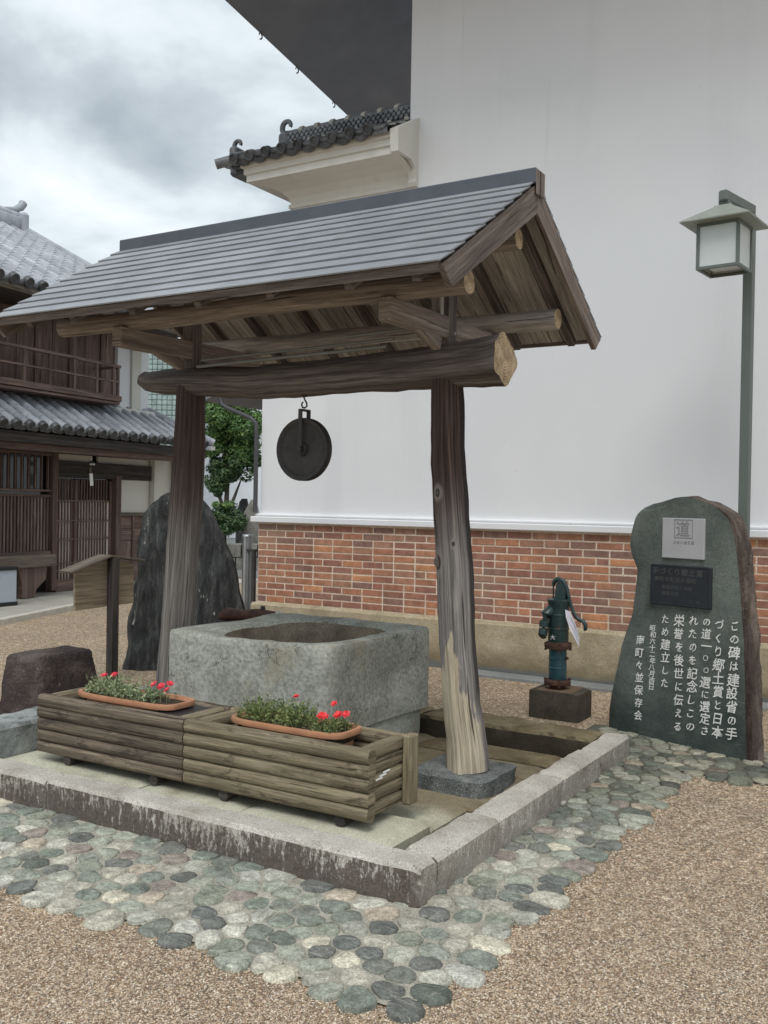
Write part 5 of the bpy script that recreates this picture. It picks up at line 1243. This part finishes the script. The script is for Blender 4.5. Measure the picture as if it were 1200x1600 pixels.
# ================================================================== OLD HOUSE (left)
Hs = E('old_merchant_house', 'dark wooden old merchant house with lattice front, balcony and two tiled roofs at the left', 'house', HO, HR)
def hb_(name, m_, *boxes, bev=.004, parent=None):
    b = MB()
    for bx in boxes: b.box(bx[0], bx[1], bev)
    return b.build(name, M[m_], parent or Hs)
S0 = -6.2
hb_('wall', 'cream', ((-.25, 1.60, .05), (-.05, 3.0, 2.5)))
hb_('core_wall', 'darkwood', ((-6, S0, .05), (-.16, 2.9, 2.9)), ((-5.5, S0, 2.9), (-.12, 2.2, 4.75)))
hb_('side_wall', 'cream', ((-6, 2.9, .05), (-.02, 3.05, 2.45)), ((-5.5, 2.2, 2.9), (-.5, 2.3, 4.9)))
hb_('column', 'cream', ((-.05, 2.42, .05), (.10, 2.98, 2.30)))
hb_('corner_post', 'redwood', ((.12, 2.90, .05), (.22, 2.99, 2.35)))
hb_('post', 'redwood', ((-.06, .0, .08), (.07, .115, 2.2)))
hb_('post', 'redwood', ((-.06, 1.47, .08), (.06, 1.60, 1.9)))
hb_('lintel_beam', 'darkwood', ((-.06, .116, 1.84), (.05, 2.40, 2.09)))
hb_('plaster_band', 'cream', ((-.05, .116, 2.092), (-.0, .95, 2.2)), ((-.05, 1.08, 2.092), (0, 2.40, 2.2)))
hb_('eave_beam', 'redwood', ((.66, S0, 2.165), (.80, 2.8, 2.26)))
hb_('eave_fascia', 'darkwood', ((.80, S0, 2.262), (.88, 2.85, 2.41)))
hb_('eave_underside', 'darkwood', ((-.05, S0, 2.35), (.80, 2.9, 2.40)))
wpn = hb_('plaster_panel', 'cream', ((-.04, 1.602, 1.28), (.0, 2.40, 1.838)))
hb_('sill_rail', 'benchwood', ((-.04, 1.56, 1.225), (.05, 2.42, 1.275)))
for i, (za, zb) in enumerate(((.10, .45), (.455, .80), (.805, 1.01), (1.015, 1.222))):
    for (sa, sb2) in ((1.605, 1.93), (1.985, 2.40)): hb_('wall_board', 'redwood', ((-.04, sa, za), (.012, sb2, zb)))
hb_('batten', 'redwood', ((-.03, 1.932, .08), (.035, 1.982, 1.222)))
# lattice window
hb_('window_backing', 'darkglass', ((-.10, S0, .66), (-.06, .0, 2.2)))
lw = hb_('lattice_frame', 'redwood', ((-.05, S0, .64), (.05, -.001, .70)), ((-.045, S0, 1.52), (.045, -.001, 1.555)), ((-.045, S0, 1.60), (.045, -.001, 1.635)), ((-.05, S0, 2.15), (.05, -.001, 2.20)))
lb1 = MB(); lb1.box((-.018, -.0165, 0), (.018, .0165, .82), .002); l1 = lb1.mesh('lattice_bar', M['latticewood'])
lb2 = MB(); lb2.box((-.018, -.014, 0), (.018, .014, .515), .002); l2 = lb2.mesh('lattice_bar', M['redwood'])
for i in range(40):
    s = -.045-i*.066; inst('lattice_bar', l1, lw, (.0, s, .70))
    if i % 2 == 0: inst('lattice_bar', l2, lw, (.0, s, 1.635))
# sliding doors
hb_('door_paper', 'shoji', ((-.062, .116, .2), (-.052, 1.47, 1.455))); hb_('door_glass', 'darkglass', ((-.07, .116, 1.46), (-.055, 1.47, 1.84)))
lb3 = MB(); lb3.box((-.012, -.0105, 0), (.012, .0105, 1.62), .0015); l3 = lb3.mesh('door_bar', M['redwood'])
for nm, (sa, sb2) in (('sliding_door', (.12, .60)), ('sliding_door', (.52, 1.465))):
    off = .0 if sa < .3 else -.035
    d = hb_(nm, 'redwood', ((off-.014, sa, .09), (off+.014, sb2, .24)), ((off-.016, sb2-.055, .241), (off+.016, sb2, 1.80)), ((off-.016, sa, .241), (off+.016, sa+.045, 1.80)), ((off-.013, sa+.046, 1.455), (off+.013, sb2-.056, 1.485)),
            ((off-.013, sa+.046, 1.14), (off+.013, sb2-.056, 1.165)), ((off-.013, sa+.046, .85), (off+.013, sb2-.056, .875)), ((off-.013, sa+.046, .47), (off+.013, sb2-.056, .50)), ((off-.013, sa+.046, .36), (off+.013, sb2-.056, .385)))
    k = int((sb2-sa-.12)/.066)
    for i in range(k): inst('door_bar', l3, d, (off, sa+.085+i*.066, .20))
hb_('door_sill', 'redwood', ((-.10, .116, .05), (.05, 1.47, .088)))
# upper storey
for i in range(22):
    s1 = 1.45-i*.36; hb_('wall_panel', 'redwood', ((-.05, s1-.352, 3.02), (0, s1, 4.5)))
    if i < 10 and i % 2 == 0: hb_('batten', 'redwood', ((.001, s1-.37, 3.02), (.03, s1-.335, 4.5)))
hb_('plaster_column', 'plaster', ((-.10, 1.455, 2.95), (.06, 1.78, 4.7))); hb_('plaster_column', 'cream', ((-.10, 1.785, 2.9), (.10, 2.02, 4.7))); hb_('plaster_column', 'plaster', ((-.3, 2.022, 2.9), (.02, 2.32, 4.75)))
hb_('plaster_skirt', 'cream', ((-.08, 1.3, 2.92), (.18, 2.33, 3.03)), bev=.02)
bal = hb_('balcony', 'redwood', ((.44, S0, 3.61), (.50, 1.02, 3.655)), ((.45, S0, 3.37), (.49, 1.0, 3.40)), ((.40, S0, 3.07), (.52, 1.02, 3.16)), ((.0, .94, 3.06), (.50, 1.0, 3.12)), ((.0, .95, 3.60), (.44, 1.0, 3.64)), ((.05, S0, 3.02), (.50, 1.0, 3.06)))
lb4 = MB(); lb4.box((-.02, -.022, 0), (.02, .022, .45), .002); l4 = lb4.mesh('baluster', M['redwood'])
for i in range(13): inst('baluster', l4, bal, (.47, .975-i*.5 if i else .975, 3.16))
inst('baluster', l4, bal, (.47, .86, 3.16))
# roofs
tiled_slope(Hs, (.96, S0, 2.485), (0, 1, 0), (-.96, 0, .56), 8.4, 1.11, .24, .066)
hipm = MB(); hipm.face([(.96, 2.2, 2.45), (.96, 2.98, 2.45), (.0, 2.32, 3.0), (0, 2.2, 3.0)]); hipm.face([(.96, 2.98, 2.45), (-.5, 2.98, 2.55), (0, 2.32, 3.0)]); hipm.face([(.96, 2.2, 2.40), (.96, 2.98, 2.40), (.96, 2.98, 2.45), (.96, 2.2, 2.45)]); hipm.build('hip_pan_tiles', M['tile'], Hs)
hr_ = MB(); hr_.tube([(.97, 2.95, 2.52), (.5, 2.64, 2.79), (.02, 2.30, 3.06)], .075, 10); hr_.build('hip_ridge', M['tile'], Hs, smooth=50)
for s, L_ in ((2.44, .80), (2.68, .40)):
    m_ = slope_matrix((.96, s, 2.485), (0, 1, 0), (-.96, 0, .56)); o = bpy.data.objects.new('tile_row', tile_row_mesh(L_, .066)); COL.objects.link(o); o.parent = Hs; o.matrix_local = m_
    c = bpy.data.objects.new('eave_tile_cap', cap_mesh(.074)); COL.objects.link(c); c.parent = o; c.matrix_local = Matrix.Translation((0, -.012, .012))
hb_('hip_end_plaster', 'cream', ((.86, 2.88, 2.40), (.97, 3.0, 2.47)))
tiled_slope(Hs, (.95, S0, 4.42), (0, 1, 0), (-3.95, 0, 2.10), 8.45, 4.47, .264, .070)
rs_ = MB(); rs_.rings([[V((.93, S0, 4.36)), V((.93, 2.3, 4.36)), V((-3, 2.3, 6.45)), V((-3, S0, 6.45))][k:k+1]*1 and [V((.93, S0, 4.37)), V((-3, S0, 6.46)), V((-6.9, S0, 4.37)), V((-5.9, S0, 4.30)), V((-3, S0, 6.2)), V((.0, S0, 4.45)), V((.90, S0, 4.27))], [V((.93, 2.3, 4.37)), V((-3, 2.3, 6.46)), V((-6.9, 2.3, 4.37)), V((-5.9, 2.3, 4.30)), V((-3, 2.3, 6.2)), V((.0, 2.3, 4.45)), V((.90, 2.3, 4.27))]])
rs_.build('roof_body', M['cream'], Hs)
ue = MB(); ue.box((.0, S0, 4.30), (.90, 2.28, 4.345), .003); ue.build('upper_eave_underside', M['darkwood'], Hs)
hb_('upper_eave_fascia', 'benchwood', ((.88, S0, 4.285), (.925, 2.3, 4.365)))
gb = MB(); gb.rings([[V((-.3, 2.2, 4.4)), V((-3, 2.2, 6.2)), V((-5.6, 2.2, 4.4))], [V((-.3, 2.26, 4.4)), V((-3, 2.26, 6.2)), V((-5.6, 2.26, 4.4))]]); gb.build('gable_wall', M['cream'], Hs)
vr = MB(); vr.tube([(.95, 2.30, 4.47), (-3.0, 2.30, 6.57)], .075, 10); vr.build('verge_tiles', M['tile'], Hs, smooth=50)
rg2 = MB(); rg2.box((-3.14, S0, 6.48), (-2.86, 2.26, 6.72), .02); rg2.tube([(-3, S0, 6.76), (-3, 2.28, 6.76)], .08, 10); rg2.build('ridge', M['tile'], Hs, smooth=50)
od = MB(); od.obox((-3.0, 2.26, 6.62), (.44, .16, .40), None, .05); od.build('ridge_end_tile', M['tile'], Hs)
ods = MB(); ods.tube([(-3, 1.9, 6.80), (-3, 2.15, 6.86), (-3, 2.30, 6.95), (-3, 2.36, 7.04)], [.05, .06, .075, .08], 10); ods.build('ridge_scroll', M['tile'], Hs, smooth=50)
Ho = V((0, 0, 0))
Be = E('wooden_bench', 'thick grey plank bench on dark bracket legs below the lattice window of the old house', 'bench', hp(.32, -1.6, .06), HR)
b = MB(); b.box((-.17, -2.0, .44), (.17, 1.26, .61), .012); b.build('seat', M['benchwood'], Be)
for s in (-1.2, .75):
    b = MB(); b.rings([[V((-.12, s+dy, z)) for dy, z in ((-.10, 0), (.12, 0), (.16, .12), (.34, .25), (.36, .438), (-.2, .438), (-.12, .2))], [V((.12, s+dy, z)) for dy, z in ((-.10, 0), (.12, 0), (.16, .12), (.34, .25), (.36, .438), (-.2, .438), (-.12, .2))]]); b.build('leg', M['redwood'], Be)
Wc = E('wind_chime', 'small lamp like bell with a white paper strip hanging under the house eave', 'wind chime', hp(.55, .30, 1.70), HR)
b = MB(); b.lathe((0, 0, .32), [(.052, 0), (.055, .03), (.03, .06), (.006, .07)], 12); b.tube([(0, 0, .39), (0, 0, .46)], .004, 6); b.build('bell', M['steel'], Wc, smooth=40)
b = MB(); b.tube([(0, 0, .32), (0, 0, .20)], .003, 6); b.build('cord', M['iron'], Wc)
b = MB(); b.obox((0, .005, .10), (.003, .07, .19), Matrix.Rotation(R(6), 3, 'X'), 0); b.build('paper_strip', M['whiteprint'], Wc)
ml = MB(); ml.box((.05, .80, 1.88), (.07, .86, 2.02), .004); mlo = ml.build('name_plate', M['benchwood'], Hs)

# ================================================================== END OF THE STREET
def at(D, u, z=0):
    d = fwd*D+rgt*((u-600)/1517.5*D); return V((d.x, d.y, z))
def zz(D, v, u=600):
    p = fwd*D+rgt*((u-600)/1517.5*D)-upv*((v-800)/1517.5*D); return 1.5+p.z
Fb = E('glass_block_building', 'white building with a pale green glass block wall beyond the old house', 'building', at(34, 229), YAW)
k = 34/1517.5
b = MB(); b.box((-1.0, .15, 0), (46*k, 6, zz(34, 530, 229)), 0); b.build('wall', M['farwhite'], Fb)
b = MB(); b.box((.0, .0, zz(34, 548, 229)), (54*k, .6, zz(34, 538, 229)), .02); b.build('ledge', M['strip'], Fb)
gb_ = MB(); gb_.box((-.082, -.05, -.082), (.082, .05, .082), .018); gbm = gb_.mesh('glass_block', M['glassblock'])
for i in range(6):
    for j in range(32): inst('glass_block', gbm, Fb, (.02+i*.178, .11, zz(34, 553, 229)-.09-j*.178))
b = MB(); b.box((47*k, .1, 0), (58*k, 6, zz(34, 540, 229)), 0); b.build('side_pier', M['farwhite'], Fb)
Fc = E('far_white_house', 'pale white house wall closing the street behind the tree', 'house', at(40, 275), YAW)
b = MB(); b.box((0, 0, 0), (200*40/1517.5, 8, zz(40, 655, 340)), 0); b.build('wall', M['farwhite'], Fc)
b = MB(); b.rings([[V((-.3, -.5, zz(40, 655, 340)+.01)), V((200*40/1517.5+.3, -.5, zz(40, 655, 340)+.01)), V((200*40/1517.5+.3, 8.5, zz(40, 655, 340)+.01)), V((-.3, 8.5, zz(40, 655, 340)+.01))], [V((-.3, 3.9, zz(40, 655, 340)+.9)), V((200*40/1517.5+.3, 3.9, zz(40, 655, 340)+.9)), V((200*40/1517.5+.3, 4.1, zz(40, 655, 340)+.9)), V((-.3, 4.1, zz(40, 655, 340)+.9))]]); b.build('roof', M['tile'], Fc)
def leafy(mb, c, rx, rz, n, size, rs, clumps=14):
    c = V(c); cl = []
    for i in range(clumps):
        d = V((rs.gauss(0, 1), rs.gauss(0, 1), rs.gauss(0, 1))).normalized()*rs.uniform(.35, .95); cl.append((V((d.x*rx*.8, d.y*rx*.8, d.z*rz*.8)), rs.uniform(.35, .6)*min(rx, rz)))
    for i in range(n):
        cc, cr_ = rs.choice(cl); d = V((rs.gauss(0, 1), rs.gauss(0, 1), rs.gauss(0, 1))).normalized()
        p = c+cc+d*cr_*rs.uniform(.75, 1.05); nrm = (d+V((rs.gauss(0, .5), rs.gauss(0, .5), .4+rs.gauss(0, .4)))).normalized()
        a = nrm.orthogonal().normalized(); a = Matrix.Rotation(rs.uniform(0, 6.28), 3, nrm) @ a; b_ = nrm.cross(a); s_ = size*rs.uniform(.6, 1.3)
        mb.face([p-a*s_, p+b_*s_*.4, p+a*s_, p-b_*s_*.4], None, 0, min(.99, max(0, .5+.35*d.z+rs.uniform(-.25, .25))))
rs = random.Random(21)
Tr = E('garden_tree', 'leafy garden tree with layered bright and dark foliage at the end of the street', 'tree', at(24, 352), YAW)
kk = 24/1517.5
def zt(v): return zz(24, v, 352)
b = MB(); b.tube([(0, 0, 0), (-.05, 0, .7), (.02, .02, 1.3), (.08, 0, zt(680))], [.10, .085, .07, .03], 10, jit=.02); b.tube([(.0, 0, 1.1), (.2, .1, 1.6), (.38, .1, 2.1)], [.05, .04, .015], 8); b.tube([(0, 0, 1.2), (-.25, 0, 1.9), (-.35, .1, 2.5)], [.05, .04, .015], 8); b.build('trunk', M['trunk'], Tr, smooth=50)
b = MB()
for (u, v, ru, rv, n) in ((345, 640, 36, 32, 3600), (378, 668, 32, 30, 3200), (338, 690, 28, 28, 2400), (372, 698, 30, 26, 2600), (330, 612, 34, 28, 2000), (394, 660, 20, 30, 1600), (365, 630, 34, 24, 2200), (352, 665, 30, 26, 2200), (384, 700, 22, 22, 1400)):
    leafy(b, ((u-352)*kk, rs.uniform(-.3, .3), zt(v)), ru*kk, rv*kk, n, .055, rs)
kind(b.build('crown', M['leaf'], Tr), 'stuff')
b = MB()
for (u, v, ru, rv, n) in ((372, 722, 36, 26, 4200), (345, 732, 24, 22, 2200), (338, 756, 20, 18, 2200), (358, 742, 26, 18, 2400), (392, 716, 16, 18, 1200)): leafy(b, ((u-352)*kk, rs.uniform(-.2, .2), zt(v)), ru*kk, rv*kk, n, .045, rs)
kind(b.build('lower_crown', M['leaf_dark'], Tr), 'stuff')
Sh = E('clipped_shrub', 'low rounded shrub with yellow green top growing on the stone wall below the tree', 'shrub', at(21.6, 352), YAW)
k3 = 21.6/1517.5
b = MB(); leafy(b, (0, 0, zz(21.6, 812, 350)), 38*k3, 26*k3, 5200, .045, rs, 20); kind(b.build('foliage', M['leaf_dark'], Sh), 'stuff')
b = MB(); leafy(b, (-.02, -.1, zz(21.6, 790, 350)), 28*k3, 10*k3, 1800, .04, rs, 10); kind(b.build('new_growth', M['leaf'], Sh), 'stuff')
b = MB(); b.tube([(0, 0, .3), (0, 0, 1.2)], .04, 6); b.build('stem', M['trunk'], Sh)
Gw = E('low_stone_wall', 'low grey stone garden wall below the shrub at the end of the street', 'wall', at(21.2, 318), YAW)
for j in range(2):
    for i in range(4):
        b = MB(); rough_block((i*.36+(j*.12), 0, j*.30-.02), (i*.36+.352+(j*.12), .4, j*.30+.28), .008, i+j*5, b); b.build('wall_stone', M['monument'], Gw, smooth=40)
mt = MB(); loft([(0, -.22, .24, -.12, .12), (.4, -.20, .22, -.12, .12), (.9, -.20, .20, -.11, .11), (1.2, -.17, .17, -.10, .10), (1.42, -.08, .12, -.07, .07), (1.55, -.02, .05, -.04, .04)], 32, 3.5, .03, 4, 2, mb=mt)
mo_ = mt.build('upright_stone', M['monument'], None, smooth=40); mo_.location = at(22.0, 393); mo_.rotation_euler = (0, 0, YAW); mo_.scale = (1.1, 1, 1.0); tag(mo_, 'grey lichened upright stone with pointed top left of the storehouse corner', 'standing stone', None)
mt = MB(); loft([(0, -.22, .18, -.12, .12), (.8, -.20, .16, -.11, .11), (1.3, -.16, .15, -.10, .10), (1.5, -.10, .12, -.07, .07), (1.58, -.04, .08, -.05, .05)], 28, 3, .03, 4, 9, mb=mt)
mo_ = mt.build('upright_stone', M['rock'], None, smooth=40); mo_.location = at(24.5, 381); tag(mo_, 'thin dark upright stone close behind the grey pointed one', 'standing stone', None)

for o in bpy.data.objects:
    if 'inB' in o: del o['inB']
